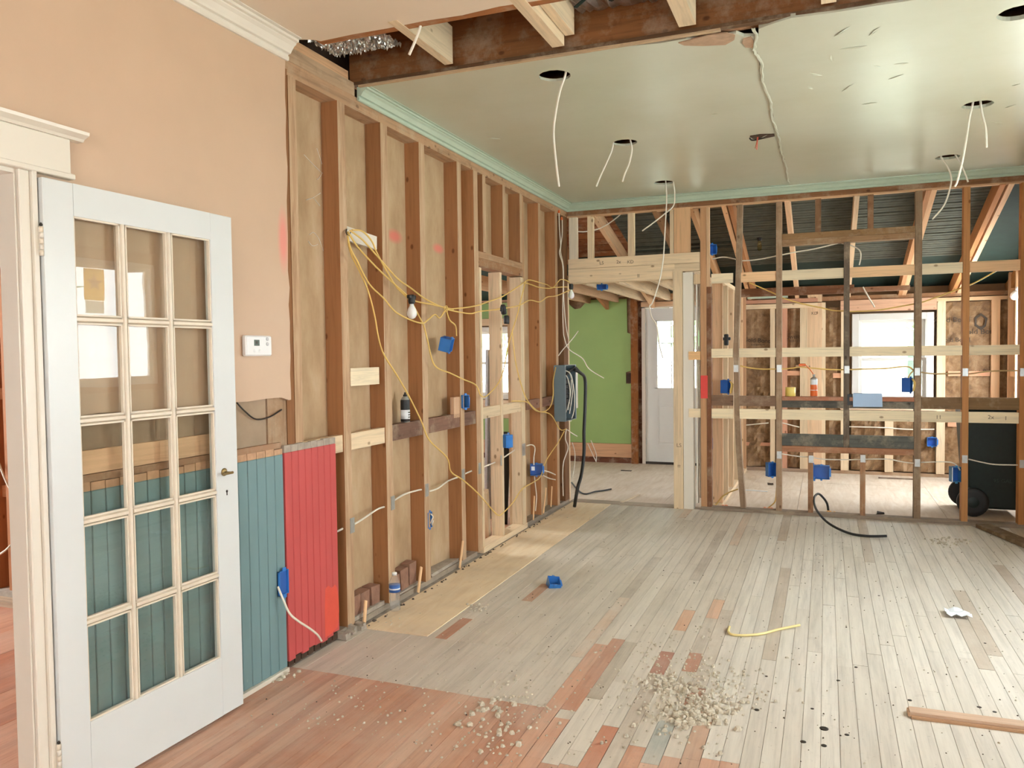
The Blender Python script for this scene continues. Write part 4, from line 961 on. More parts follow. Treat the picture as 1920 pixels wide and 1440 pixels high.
# upper gable closure and collar board over the far room
R_(box('fascia_board', (1.40, 9.2, 2.06), (2.62, 9.24, 2.15), 'rough', None, (126, 84, 58)))
R_(box('mint_scrap', (1.46, 9.98, 2.085), (1.92, 10.0, 2.15), M['green_crown'], None)); R_(box('tie_board', (2.62, 9.2, 2.07), (3.15, 9.24, 2.12), 'rough', None, (166, 120, 90)))
cl = struct(box('wall_gable', (-4, 7.535, 2.76), (-.3, 7.56, 3.2), M['attic']))

# ---------------------------------------------------------------- outside
gd = struct(box('ground', (-30, 10.5, -.35), (30, 60, -.3), M['grass']))
dk2 = thing('porch_deck', 'pale porch deck outside the far window', 'deck', (2, 11.6, -.28))
for k in range(10): box('deck_board', (-4, -1.1 + k * .22, 0), (4, -.89 + k * .22, .04), M['siding'], dk2)
def tree(loc, h, r, label, seed):
    rnd = random.Random(seed); t = thing('tree', label, 'tree', loc, 'trees outside')
    lathe('trunk', [(.16, 0), (.11, h * .5), (.05, h * .8)], M['bark'], t, (0, 0, 0), 8)
    it = []
    for k in range(420):
        d = Vector((rnd.gauss(0, 1), rnd.gauss(0, 1), rnd.gauss(0, .8))); d = d.normalized() * r * rnd.random() ** .4; c = Vector((d.x, d.y, h * .72 + d.z)); s = rnd.uniform(.12, .3)
        a = Vector((rnd.gauss(0, 1), rnd.gauss(0, 1), rnd.gauss(0, 1))).normalized(); b = a.orthogonal().normalized(); n = a.cross(b) * .3
        it.append(([c + a * s, c + b * s * .5 + n * s, c - a * s, c - b * s * .5 - n * s], [(0, 1, 2, 3)]))
    joined('crown', it, M['leaf'], t)
tree((4.6, 17.5, -.3), 4.2, 1.5, 'pale leafy tree seen through the far double-hung window', 3); tree((-.2, 18, -.3), 4.5, 1.6, 'leafy tree seen through the glass of the exterior door', 5); tree((-5.0, 19, -.3), 4.6, 1.7, 'leafy tree seen through the small framed opening', 8)
tree((10.5, 7.6, -.3), 4.6, 1.9, 'leafy tree outside the right-hand window, seen mirrored in the French door', 11); struct(box('ground', (4.6, -10, -.35), (30, 10.45, -.3), M['grass']))
hs = thing('neighbour_house', 'pale pink neighbouring house low in the far window', 'house', (6.2, 26, -.3))
box('wall', (-3, -2, 0), (3, 2, 2.2), M['siding'], hs); prism('roof', [(-2.4, 2.2), (2.4, 2.2), (0, 3.2)], 0, -3.3, 3.3, M['shingle'], hs); box('window', (-1.8, -2.03, .8), (-.8, -2.0, 1.7), M['lcd'], hs)

# ================================================================== THINGS ON THE LEFT WALL
# thermostat
p0 = PX(453, 668, .02); p1 = PX(501, 630, .02)
th = thing('thermostat', 'white wall thermostat on the peach wall beside the French door', 'thermostat', (.02, (p0.y + p1.y) / 2, (p0.z + p1.z) / 2))
hw, hh = (p1.y - p0.y) / 2, (p1.z - p0.z) / 2
box('body', (0, -hw, -hh), (.026, hw, hh), M['whiteplastic'], th, bev=.006); box('screen', (.0262, -.035, .0), (.0268, .0, .026), M['lcd'], th); box('screen_digits', (.0269, -.026, .008), (.0272, -.012, .02), M['iron'], th)
for k in range(2): lathe('button', [(.008, 0), (.008, .003), (.006, .004)], plain('grey_button', (200, 200, 202), .5), th, (.026, .052, .008 + .022 * (1 - k)), 12, (0, radians(90), 0))
for yy in (-.032, .0): lathe('round_button', [(.007, 0), (.006, .002)], M['whiteplastic'], th, (.026, yy, -.022), 12, (0, radians(90), 0))
# old wire behind the broken plaster
tag(tube('bell_wire', [PX(a, b, .012) for a, b in ((444, 755), (460, 772), (480, 786), (505, 782), (528, 768))], .0035, M['iron']), 'thin dark wire drooping below the peach plaster edge', 'wire')

def ebox(loc, rot, w_, h_, d_, label, name='electrical_box', open_=True, group=None, parts=True, color=None):
    """plastic device box: open side toward local -Y, back toward +Y"""
    t = thing(name, label, 'electrical box', loc, 'blue plastic electrical boxes', rot)
    m = color or M['bluebox']; th_ = .003; x, z = w_ / 2, h_ / 2
    it = [(boxv((-x, d_ - th_, -z), (x, d_, z)), BOXF), (boxv((-x, 0, -z), (-x + th_, d_, z)), BOXF), (boxv((x - th_, 0, -z), (x, d_, z)), BOXF), (boxv((-x, 0, z - th_), (x, d_, z)), BOXF), (boxv((-x, 0, -z), (x, d_, -z + th_)), BOXF)]
    joined('shell', it, m, t)
    if parts:
        for s in (-1, 1):
            box('screw_tab', (-.008, .002, s * z - .0), (.008, .012, s * (z + .012)) if s > 0 else (.008, .012, s * z), m, t) if s > 0 else box('screw_tab', (-.008, .002, -z - .012), (.008, .012, -z), m, t)
        box('nail_bracket', (x, .012, -z * .6), (x + .012, .03, z * .6), m, t); lathe('nail', [(.002, 0), (.002, h_ * .9)], M['steel'], t, (x + .007, .02, -h_ * .45), 6)
        box('knockout_clip', (-x * .5, d_ * .55, z), (x * .3, d_ * .8, z + .004), M['bluedark'], t)
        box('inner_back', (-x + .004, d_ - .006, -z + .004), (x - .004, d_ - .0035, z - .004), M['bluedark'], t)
    return t
# boxes along the stud wall
q = PX(847, 648, .045); ebox(q, (radians(15), radians(-8), radians(100)), .085, .09, .075, 'blue box hanging by its yellow cable above the others on the stud wall')
q = PX(874, 753, .03); ebox(q, (0, 0, radians(60)), .055, .09, .07, 'blue box fixed above the dark rail beside a scrap block')
q = PX(955, 826, .03); ebox(q, (0, 0, radians(150)), .09, .10, .07, 'blue box nailed inside the framed opening, above the black pipe')
q = PX(1006, 881, .0); t = ebox(q, (0, 0, radians(20)), .11, .10, .06, 'blue box with a small white label near the breaker panel'); box('paper_label', (-.045, -.002, -.005), (-.015, .0, .03), M['paper'], t)
q = PX(807, 975, .004); t = ebox(q, (0, 0, radians(90)), .055, .1, .06, 'blue outlet box with curled white wire ends low on the stud wall')
tube('wire_end', [(0, -.002, .04), (.012, -.012, .02), (-.01, -.014, .0), (-.004, -.004, -.02)], .004, M['whitewire'], t); tube('wire_end', [(.014, -.002, -.035), (.0, -.014, -.02), (.016, -.012, -.005)], .004, M['whitewire'], t)
q = PX(528, 1090, .0); t = ebox((.034, 2.972, .425), (0, 0, radians(90)), .066, .112, .014, 'blue outlet box let into the blue-green wainscot', parts=False)
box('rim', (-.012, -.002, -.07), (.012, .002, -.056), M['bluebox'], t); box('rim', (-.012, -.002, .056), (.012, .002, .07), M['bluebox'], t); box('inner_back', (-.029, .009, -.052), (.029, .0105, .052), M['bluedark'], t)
tag(tube('cable', [PX(521, 1100, .03), PX(530, 1122, .05), PX(543, 1150, .07), PX(560, 1165, .08), PX(580, 1178, .085), PX(595, 1190, .09), PX(603, 1202, .09)], .0055, M['whitewire']), 'white cable hanging from the outlet box in the wainscot', 'cable')
# yellow string light
sl_ = thing('string_light', 'yellow temporary string-light cable swagged across the stud wall', 'string light', PX(652, 437, .02))
def SLT(name, pts, r=.0048, x=.045, m=None):
    P = [PX(a[0], a[1], a[2] if len(a) > 2 else x) for a in pts]
    return reparent(tube(name, P, r, m or M['yellow']), sl_)
SLT('cable_run', [(652, 437, .02), (653, 455), (660, 480), (675, 510), (690, 545), (702, 590), (710, 635), (720, 665), (745, 705), (768, 745), (790, 790), (805, 825), (838, 858), (846, 885), (868, 900), (897, 926), (925, 958), (935, 966), (943, 962), (962, 942), (979, 917), (1002, 903), (1014, 892), (1025, 862), (1047, 829), (1058, 808, .08)])
SLT('cable_run', [(652, 440, .02), (657, 465), (670, 490), (692, 532), (720, 560), (742, 585), (770, 600), (792, 606), (802, 600), (815, 590), (824, 596), (832, 586), (837, 580)], x=.06)
SLT('cable_run', [(652, 434, .025), (670, 462), (695, 490), (720, 515), (750, 542), (766, 556), (780, 565), (810, 571), (835, 577), (850, 580)], x=.055)
SLT('cable_run', [(656, 432, .03), (680, 450), (707, 480), (745, 522), (770, 540), (795, 559), (820, 572), (840, 579), (860, 578), (878, 576), (898, 572), (917, 565), (940, 557), (955, 548), (975, 535), (985, 528, .02), (993, 525), (1009, 529), (1026, 534), (1035, 539), (1055, 538), (1064, 538)], x=.05)
SLT('cable_run', [(660, 431, .03), (680, 434), (697, 452), (707, 475), (727, 512), (745, 540), (770, 565), (785, 592), (795, 612), (802, 640), (815, 685), (845, 700), (868, 711), (892, 722), (902, 742), (915, 740), (940, 707), (955, 640), (970, 590), (976, 565), (984, 532)], x=.048)
SLT('cable_run', [(837, 580), (860, 585), (883, 588), (898, 584), (917, 582), (940, 579), (972, 573), (993, 563), (1012, 566), (1026, 557), (1041, 555), (1055, 550), (1071, 542)], x=.06)
SLT('cable_run', [(984, 530), (997, 534), (1012, 539), (1035, 540), (1045, 530), (1052, 524), (1066, 528), (1071, 540)], x=.055)
SLT('cable_run', [(837, 582), (843, 600), (854, 611), (856, 630)], x=.055)
SLT('cable_run', [(960, 620), (967, 680), (980, 730), (992, 755), (1012, 772), (1030, 765), (1037, 742), (1037, 715), (1042, 689, .11)], x=.04)
SLT('cable_run', [(960, 752), (975, 752), (990, 755), (1005, 770), (1032, 777), (1050, 805), (1062, 804, .1)], x=.045)
SLT('cable_tie', [(833, 575), (838, 574), (839, 583), (834, 584), (833, 575)], .003, .06); SLT('hook', [(650, 430, .0), (649, 436, .02), (653, 442, .03), (657, 436, .02)], .003, .02, M['iron'])
def lamp(px, py, x, bs, label):
    s = empty('lamp_socket', PX(px, py, x)); s = reparent(s, sl_)
    lathe('socket_shell', [(.016, .0), (.021, .012), (.021, .045), (.014, .055)], M['black'], s, (0, 0, 0), 14); box('cable_clamp', (-.012, -.04, .03), (.012, .036, .052), M['black'], s, bev=.004)
    lathe('bulb', [(.012, 0), (.014, -.012), (.024, -.03), (.030, -.05), (.029, -.066), (.020, -.081), (.007, -.088)], M['bulb'], s, (0, 0, 0), 18)
lamp(772, 570, .07, 1, ''); lamp(1071, 543, .07, 1, '')
s = empty('lamp_socket', PX(944, 582, .07)); reparent(s, sl_)
lathe('socket_shell', [(.018, -.03), (.022, -.02), (.022, .03), (.014, .045)], M['black'], s, (0, 0, 0), 12, (radians(20), 0, 0)); box('wing', (-.01, -.05, -.01), (.01, -.01, .02), M['black'], s, bev=.004)
for yy in (.045, .075): lathe('prong_socket', [(.014, -.07), (.016, -.055), (.016, -.015), (.01, -.005)], M['black'], s, (0, yy, -.03), 12)
# white romex stapled through the studs
def cable(pts, fn, label, r=.0055, m=None, nm='cable', sub=6):
    o = tube(nm, [fn(*a) for a in pts], r, m or M['whitewire'], None, sub); return tag(o, label, 'cable')
X2 = lambda v: (lambda a, b, x=v: PX(a, b, x))
for pts, lb in (([(629, 998), (645, 990), (656, 985)], 'white cable stub between the red wainscot and the next stud'), ([(664, 983), (682, 972), (707, 955), (722, 950)], 'white cable crossing the bay right of the first nail plate'),
                ([(739, 938), (760, 926), (784, 919), (790, 918)], 'white cable crossing the bay above the low outlet box'), ([(801, 922), (820, 916), (840, 902), (858, 895)], 'white cable rising across the bay beside the old double stud'),
                ([(870, 889), (884, 883)], 'short white cable at the dark stud left of the opening'), ([(901, 878), (928, 867)], 'white cable crossing the left half of the framed opening'), ([(941, 860), (965, 844)], 'white cable crossing the right half of the framed opening'),
                ([(987, 836), (997, 834), (1003, 840), (1001, 858), (1001, 872)], 'white cable dropping into the labelled blue box'), ([(1016, 882), (1030, 885), (1045, 892)], 'upper white cable leaving the labelled blue box'), ([(1015, 890), (1030, 897), (1044, 900)], 'lower white cable leaving the labelled blue box'),
                ([(1002, 893), (1004, 912), (1006, 932), (1004, 958)], 'white cable falling from the labelled blue box to the floor')):
    cable(pts, X2(-.02), lb)
for pts, lb in (([(1048, 398), (1049, 430), (1051, 460), (1049, 475), (1055, 497), (1056, 530), (1055, 575), (1056, 615), (1058, 633), (1067, 655), (1092, 672), (1105, 692), (1132, 709)], 'long white cable running down the corner and curling over the green wall'),
                ([(1054, 410), (1054, 440), (1051, 470), (1056, 500), (1057, 560), (1061, 610), (1066, 636)], 'second white cable hanging down the corner post'), ([(1047, 667), (1056, 655), (1065, 645), (1076, 632), (1084, 621)], 'white cable end pointing up beside the green wall'),
                ([(1062, 804), (1060, 822), (1065, 840), (1057, 865), (1055, 890), (1056, 930)], 'white cable dropping from the breaker panel to the floor'), ([(1064, 806), (1072, 812), (1082, 818)], 'short white cable end under the breaker panel'),
                ([(1073, 830), (1078, 850), (1077, 872), (1073, 895)], 'white cable behind the corner below the panel')):
    cable(pts, X2(.05), lb, .0048)
for px, py in ((1048, 397), (1053, 410)): 
    q = PX(px, py, .05); tag(lathe('wire_nut', [(.006, -.012), (.012, -.01), (.010, .008), (.005, .016)], M['orange'], None, q, 10), 'orange wire cap on the %s white cable at the top of the corner' % ('left' if px < 1050 else 'right'), 'wire cap')
for pts, lb in (([(1102, 832), (1108, 845), (1113, 856), (1118, 866)], 'pale loose wire bent in front of the bare strip'), ([(1108, 826), (1113, 838), (1118, 852), (1118, 864)], 'second pale loose wire in front of the bare strip')):
    cable(pts, lambda a, b: PX(a, b, .25), lb, .004)
# breaker panel
bp = thing('breaker_panel', 'open grey breaker panel hung on the corner studs', 'breaker panel', (.003, 6.98, .83))
def BP(nm, lo, hi, m, bev=0): return box(nm, lo, hi, m, bp, bev=bev)
BP('back_plate', (0, 0, 0), (.006, .36, .52), M['panelgrey']); BP('side_plate', (.006, 0, 0), (.105, .005, .52), M['panelgrey']); BP('side_plate', (.006, .355, 0), (.105, .36, .52), M['panelgrey']); BP('top_plate', (.006, .005, .515), (.105, .355, .52), M['panelgrey']); BP('bottom_plate', (.006, .005, 0), (.105, .355, .005), M['panelgrey'])
BP('inner_pan', (.006, .02, .02), (.012, .34, .5), M['iron'])
BP('bus_bar', (.03, .17, .08), (.05, .19, .46), M['steel'])
for k in range(6):
    for s in (0, 1): BP('breaker', (.03, .085 + s * .11, .12 + k * .045), (.088, .165 + s * .11, .158 + k * .045), M['black'], .003)
BP('front_flange', (.100, .005, .0), (.106, .03, .52), M['panelgrey']); BP('front_flange', (.100, .33, .0), (.106, .355, .52), M['panelgrey']); BP('cover_strip', (.1, .345, .10), (.108, .40, .47), M['cream'])
for pts in ([(.06, .05, .45), (.1, .1, .40), (.11, .14, .25), (.1, .1, .10)], [(.05, .06, .48), (.12, .12, .44), (.12, .2, .3), (.09, .18, .06)], [(.05, .3, .46), (.11, .26, .3), (.1, .3, .1), (.08, .25, -.02)], [(.06, .1, .02), (.11, .13, .2), (.1, .22, .38)]):
    tube('panel_wire', pts, .0048, M['whitewire'], bp)
for k in range(3): tube('service_wire', [(.06, .12 + .05 * k, .40 + .02 * k), (.09, .2 + .04 * k, .47), (.10, .34, .48 + .008 * k), (.13, .40, .45)], .010, M['black'], bp)
q = [PX(1077, 693, .12), PX(1088, 699, .16), PX(1097, 712, .18), PX(1097, 760, .18), PX(1095, 810, .18), PX(1095, 850, .18), PX(1090, 890, .18), PX(1083, 915, .18), PX(1077, 931, .14)]
q[-1].z = .014
tag(tube('service_cable', q, .016, M['black'], None, 8, 10), 'thick black service cable looping from the breaker panel to the floor', 'cable')
tag(tube('cable', [PZ(a, b, .01) for a, b in ((1072, 905), (1080, 915), (1090, 924), (1100, 926), (1115, 922), (1130, 920), (1146, 917))], .009, M['black']), 'thin black cable lying on the floor behind the corner', 'cable')
# spray can on the dark rail
q = PX(767, 789, .0)
cn = thing('spray_can', 'dark spray can standing on the dark rail between studs', 'spray can', (-.025, q.y, 1.056))
lathe('can_body', [(.027, 0), (.0285, .004), (.0285, .13), (.027, .136), (.018, .152), (.012, .156)], None, cn, (0, 0, 0), 20, None, [M['steel'], M['black'], M['black'], M['steel'], M['steel']])
lathe('label_band', [(.0288, .02), (.0288, .075)], M['paper'], cn, (0, 0, 0), 20); lathe('nozzle', [(.012, .156), (.012, .166), (.006, .168), (.006, .18)], M['black'], cn, (0, 0, 0), 12)
for a in range(3): box('label_print', (.0285 * .9, -.012, .028 + a * .014), (.0302, .010, .034 + a * .014), M['ink'], cn)
# water bottle on the plywood edge
q = PZ(735, 1143, .003)
wbt = thing('water_bottle', 'clear plastic water bottle with a blue label on the plywood', 'bottle', (q.x + .02, q.y, .003))
lathe('bottle_body', [(.026, 0), (.030, .004), (.031, .03), (.028, .05), (.031, .07), (.028, .09), (.0315, .105), (.0315, .15), (.030, .16), (.022, .185), (.013, .198), (.0125, .204)], M['bottle'], wbt, (0, 0, 0), 24)
lathe('label', [(.0319, .107), (.0319, .148)], plain('bottle_label_blue', (58, 104, 178), .4), wbt, (0, 0, 0), 24); lathe('label_stripe', [(.0321, .122), (.0321, .130)], M['paper'], wbt, (0, 0, 0), 24)
lathe('cap', [(.0145, .203), (.0145, .216), (.012, .218)], M['whiteplastic'], wbt, (0, 0, 0), 18)
# cedar shims left standing at the foot of the wall
for i, (px0, py0, px1, py1, w_) in enumerate(((686, 1126, 683, 1170, .022), (790, 1063, 784, 1111, .022), (868, 1014, 862, 1066, .020), (1002, 930, 1000, 975, .016), (1024, 915, 1019, 962, .016), (1035, 912, 1033, 950, .014))):
    a = PX(px0, py0, -.0); b = PX(px1, py1, .022); b.z = max(b.z, .004)
    lbs = ['thin wood shim leaning left of the water bottle', 'split wood shim leaning right of the water bottle', 'thin wood shim leaning below the old double stud', 'short wood shim leaning under the labelled blue box', 'tall pale wood shim leaning beside the corner studs', 'narrow wood shim leaning nearest the corner']
    tag(beam('wood_shim', b, a, .007, w_, 'wood', None, (226, 186, 142), up=(0, 1, 0)), lbs[i], 'wood shim')
# black pipe and foam stored behind the framed opening
pt = thing('drain_pipe', 'black plastic drain pipe leaning behind the framed opening', 'pipe', (-.25, 6.30, 0))
P3 = [(0, -.02, .0), (0, .04, .42), (-.02, .1, .78)]
tube('pipe', P3, .05, M['black'], pt, 2, 14); lathe('coupling', [(.058, 0), (.058, .08)], M['black'], pt, (-.018, .09, .66), 14)
pt = thing('steel_track', 'bundle of steel track leaning behind the framed opening', 'metal track', (-.43, 6.44, 0))
for k in range(3): beam('track', (k * .03 - .03, k * .02, 0), (-.02 + k * .03, .05 + k * .02, 1.5 - .05 * k), .025, .03, M['steel'], pt)
tag(beam('stored_board', (-.30, 5.88, 0), (-.24, 5.80, .50), .05, .12, 'rough', None, (120, 80, 56)), 'dark board leaning behind the left half of the framed opening', 'board')
tag(beam('stored_board', (-.17, 5.80, 0), (-.15, 5.72, .38), .03, .1, 'wood', None, NEW), 'pale board leaning behind the left half of the framed opening', 'board')

# ================================================================== THINGS ON CEILING
CL = [((1060, 133), [(1061, 135), (1050, 170), (1042, 210), (1038, 250), (1042, 300), (1048, 350)], 'white cable hanging from the ceiling hole nearest the beam'),
      ((1150, 266), [(1150, 266), (1146, 285), (1135, 310), (1125, 332), (1118, 350)], 'left white cable of the pair in the second ceiling hole'),
      ((1182, 260), [(1181, 258), (1185, 280), (1180, 305), (1172, 325), (1167, 341)], 'right white cable of the pair in the second ceiling hole'),
      ((1248, 338), [(1248, 338), (1250, 370), (1249, 395), (1247, 430), (1244, 480), (1238, 520), (1228, 555), (1222, 570), (1218, 575), (1222, 595), (1231, 610), (1236, 645), (1243, 672)], 'long white cable hanging from the third ceiling hole past the header'),
      ((1262, 338), [(1262, 337), (1265, 360), (1263, 385), (1245, 402), (1222, 420), (1204, 433)], 'short white cable bent left below the third ceiling hole'),
      ((1825, 190), [(1825, 188), (1818, 220), (1812, 260), (1805, 300), (1795, 340), (1790, 350)], 'long white cable hanging from the front right ceiling hole'),
      ((1838, 186), [(1838, 186), (1842, 215), (1848, 240), (1850, 277)], 'short white cable hanging from the front right ceiling hole'),
      ((1762, 292), [(1764, 292), (1775, 310), (1783, 330), (1782, 350), (1770, 385), (1748, 411)], 'white cable curving left from the rear right ceiling hole'),
      ((1790, 286), [(1790, 286), (1800, 305), (1808, 322), (1815, 341)], 'white cable angling right from the rear right ceiling hole')]
HC = [0, 1, 1, 2, 2, 3, 3, 4, 4]
for (s0, pts, lb), hi in zip(CL, HC):
    yv = HOLES[hi][1]
    P = [PY(a, b, yv) for a, b in pts]; P = [Vector((P[0].x, yv, 3.02))] + P
    tag(tube('cable', P, .0062, M['whitewire']), lb, 'cable')
tag(tube('cable', [Vector((.597, 3.2, 3.02)), PY(798, -8, 3.2), PY(792, 20, 3.2), PY(788, 50, 3.2), PY(778, 78, 3.2), PY(767, 103, 3.2)], .0062, M['whitewire']), 'white cable hanging out of the beige ceiling by the beam', 'cable')
q = PZ(1420, 258, 2.89); t = thing('wire_stub', 'frayed red wire stub at the slot in the green ceiling', 'wire', q)
tube('strand', [(0, 0, .01), (-.004, 0, -.03), (-.014, .0, -.07)], .003, M['copper'], t); tube('strand', [(.006, 0, .01), (.0, 0, -.03), (-.004, .0, -.08)], .0025, M['redpaint'], t); tube('strand', [(-.05, 0, .004), (-.03, .01, -.012), (.05, .0, -.006)], .005, M['iron'], t)

# ================================================================== THINGS ON THE BACK WALL
BW = lambda v: (lambda a, b, y=v: PY(a, b, y))
cable([(1405, 530), (1451, 550), (1466, 558), (1502, 569), (1539, 577), (1561, 582), (1581, 583), (1594, 584), (1642, 582), (1686, 575), (1727, 567), (1757, 557), (1792, 544), (1828, 530), (1873, 505)], BW(7.56), 'yellow cable sagging above the far window behind the open studs', .006, M['yellow'])
cable([(1336, 486), (1355, 482), (1375, 485), (1392, 489), (1425, 486), (1455, 480), (1495, 472), (1530, 466), (1579, 454)], BW(7.56), 'white cable waving under the roof behind the open studs', .0055)
cable([(1578, 456), (1600, 462), (1612, 470), (1614, 482), (1611, 497)], BW(7.56), 'white cable hooking down at the tall header of the open studs', .0055)
cable([(1084, 434), (1100, 434), (1125, 428), (1150, 413), (1170, 396)], BW(7.6), 'white cable crossing the gap above the doorway header', .0055)
cable([(1388, 686), (1407, 690), (1428, 692), (1448, 692), (1466, 692), (1488, 690), (1499, 688), (1531, 691), (1560, 693), (1588, 693), (1620, 692), (1660, 691), (1686, 688), (1704, 688), (1713, 695)], BW(7.47), 'yellow cable threaded through the studs left of the window', .006, M['yellow'])
cable([(1727, 698), (1753, 701), (1801, 700), (1819, 701), (1856, 696), (1909, 695)], BW(7.47), 'yellow cable threaded through the studs right of the window', .006, plain('dull_yellow_jacket', (190, 164, 116), .5))
cable([(1466, 851), (1499, 856), (1521, 857), (1543, 861), (1591, 862), (1625, 861), (1665, 861), (1692, 866), (1715, 869)], BW(7.47), 'white cable threaded low through the short studs', .0055)
cable([(1727, 867), (1775, 866), (1792, 871), (1800, 882)], BW(7.47), 'white cable running into the pale blue box by the bin', .0055); cable([(1816, 861), (1842, 867), (1867, 871), (1910, 872)], BW(7.47), 'white cable drooping in front of the dark bin', .0055)
cable([(1399, 797), (1420, 795), (1441, 793)], BW(10.095), 'white cable crossing the left insulated bay of the far wall', .007); cable([(1467, 793), (1483, 797), (1499, 801)], BW(10.095), 'white cable crossing the bay left of the far post', .007)
cable([(1592, 800), (1630, 801), (1662, 802), (1700, 805), (1752, 805)], BW(10.095), 'white cable under the far window', .007)
cable([(1618, 538), (1628, 556), (1640, 576)], BW(9.195), 'stiff white cable end hanging above the far window', .007)
cable([(1352, 640), (1345, 690), (1335, 715), (1330, 725)], BW(7.7), 'tan cable slanting behind the bent stud', .006, M['yellow'])
cable([(1338, 951), (1346, 942), (1356, 930), (1370, 922), (1384, 917)], BW(7.6), 'tan cable rising from the floor to the bent stud', .006, M['yellow'])
cable([(1433, 957), (1446, 948), (1454, 938), (1456, 915)], BW(7.6), 'tan cable rising from the floor beside the third stud', .006, M['yellow'])
q = [PY(1553, 957, 7.66), PY(1551, 945, 7.65), PY(1545, 935, 7.62), PY(1535, 926, 7.58), PY(1527, 932, 7.50), PY(1527, 946, 7.36), PY(1535, 962, 7.14), PY(1555, 982, 6.92), PY(1590, 999, 6.76), PY(1625, 1005, 6.71), PY(1663, 1005, 6.70)]
tag(tube('cable', q, .010, M['black'], None, 8, 8), 'black cable looping over the sill plate onto the floor', 'cable')
# blue boxes on the back wall and beyond
def eb(px, py, y, rz, w_, h_, d_, lb, **k): return ebox(PY(px, py, y), (0, 0, radians(rz)), w_, h_, d_, lb, **k)
eb(1336, 467, 7.55, 40, .09, .09, .06, 'blue ceiling box held under the roof beside the doubled stud')
eb(1128, 538, 7.9, 0, .10, .055, .06, 'blue box between the hall joists above the doorway')
t = eb(1367, 725, 7.46, 70, .06, .12, .07, 'dark blue box with yellow wires left of the bent stud', color=M['bluedark'])
for k in range(3): tube('wire_end', [(.0, -.005, .05), (.015 * (k - 1), -.03, .02), (.02 * (k - 1), -.02, -.03), (.01 * k, -.01, -.06)], .005, M['yellow'], t)
eb(1342, 832, 8.05, -20, .07, .11, .06, 'blue box low on the partition behind the doubled stud')
eb(1449, 881, 7.45, 30, .08, .125, .06, 'blue box beside the third stud from the doorway post')
t = eb(1540, 886, 7.44, 0, .135, .12, .06, 'open wide blue box beside the first short stud'); box('tab_wing', (-.085, .02, .035), (-.06, .03, .08), M['bluebox'], t); box('tab_wing', (-.08, .02, -.08), (-.05, .03, -.045), M['bluebox'], t)
t = eb(1709, 722, 7.45, 60, .05, .12, .07, 'dark blue box with yellow wires at the window stud', color=M['bluedark'])
for k in range(3): tube('wire_end', [(.0, -.005, .05), (.018 * (k - 1), -.03, .02), (.01 * (k - 1), -.02, -.05)], .006, M['yellow'], t)
tag(tube('cable', [PY(1712, 696, 7.46), PY(1706, 702, 7.46), PY(1702, 712, 7.46)], .005, M['yellow']), 'yellow cable dropping into the window stud box', 'cable')
eb(1748, 829, 10.06, 0, .10, .10, .06, 'blue box with white wires under the right side of the far window')
t = eb(1794, 890, 7.445, 15, .075, .125, .06, 'pale blue box on the stud in front of the bin', color=plain('pale_blue_plastic', (72, 140, 190), .4)); box('white_edge', (-.038, -.002, -.06), (-.032, .0, .06), M['paper'], t)
# wire caps on the floor by the plate
for px, py, lb, c in ((1350, 951, 'pink wire cap cluster at the foot of the bent stud', (238, 150, 118)), (1440, 956, 'pink wire cap at the foot of the third stud', (240, 158, 124)), (1556, 962, 'orange wire cap by the black cable', (244, 176, 96))):
    q = PZ(px, py, .05); t = thing('wire_connector', lb, 'wire cap', (q.x, 7.57, .0)); m = plain('wire_cap_plastic', c, .5)
    for k in range(4): lathe('cap', [(.010, 0), (.020, .004), (.014, .022), (.006, .03)], m, t, (random.uniform(-.05, .05) if k else 0, random.uniform(-.02, .02), 0), 10)
# orange foam can with straw on the red ledge
q = PY(1526, 736, 7.46)
fc = thing('foam_can', 'orange and white foam can standing on the reddish ledge', 'foam can', (q.x, 7.462, 1.053))
lathe('can_body', [(.028, 0), (.030, .004), (.030, .105), (.030, .15), (.026, .160), (.014, .170)], None, fc, (0, 0, 0), 20, None, [M['steel'], M['orange'], M['paper'], M['steel'], M['steel']]); lathe('valve', [(.01, .168), (.008, .185), (.014, .19), (.006, .196)], M['steel'], fc, (0, 0, 0), 12)
lathe('label_band', [(.0304, .055), (.0304, .060)], M['paper'], fc, (0, 0, 0), 20)
tube('straw', [(0, 0, .19), (-.03, -.02, .235), (-.07, -.03, .28)], .004, M['orange'], fc, 3); box('trigger', (-.125, -.04, .268), (-.065, -.02, .29), M['orange'], fc, bev=.006); box('trigger_tip', (-.15, -.038, .262), (-.12, -.022, .278), M['bare'], fc, bev=.004)
q = PY(1482, 735, 7.5); t = thing('tape_roll', 'yellow tape roll standing on the reddish ledge', 'tape roll', (q.x, 7.495, 1.053)); lathe('roll', [(.042, 0), (.044, .002), (.044, .078), (.042, .08)], M['yellowplastic'], t, (0, 0, 0), 20); lathe('core', [(.03, .0802), (.03, .082)], M['bare'], t, (0, 0, 0), 16)
a = PY(1600, 738, 7.42); b = PY(1654, 763, 7.42)
sh = thing('blue_sheet', 'pale blue sheet draped over the dark rail in front of the window', 'sheet', (a.x, 7.415, b.z)); box('front_fold', (0, 0, 0), (b.x - a.x, .004, a.z - b.z), M['bluepaper'], sh, jit=.003); box('top_fold', (.005, .004, a.z - b.z - .004), (b.x - a.x - .004, .1, a.z - b.z), M['bluepaper'], sh)
tag(box('dark_scrap', (a.x - .045, 7.43, b.z + .01), (a.x - .005, 7.46, a.z - .005), M['black'], None, jit=.004), 'small dark scrap at the left end of the blue sheet', 'scrap')
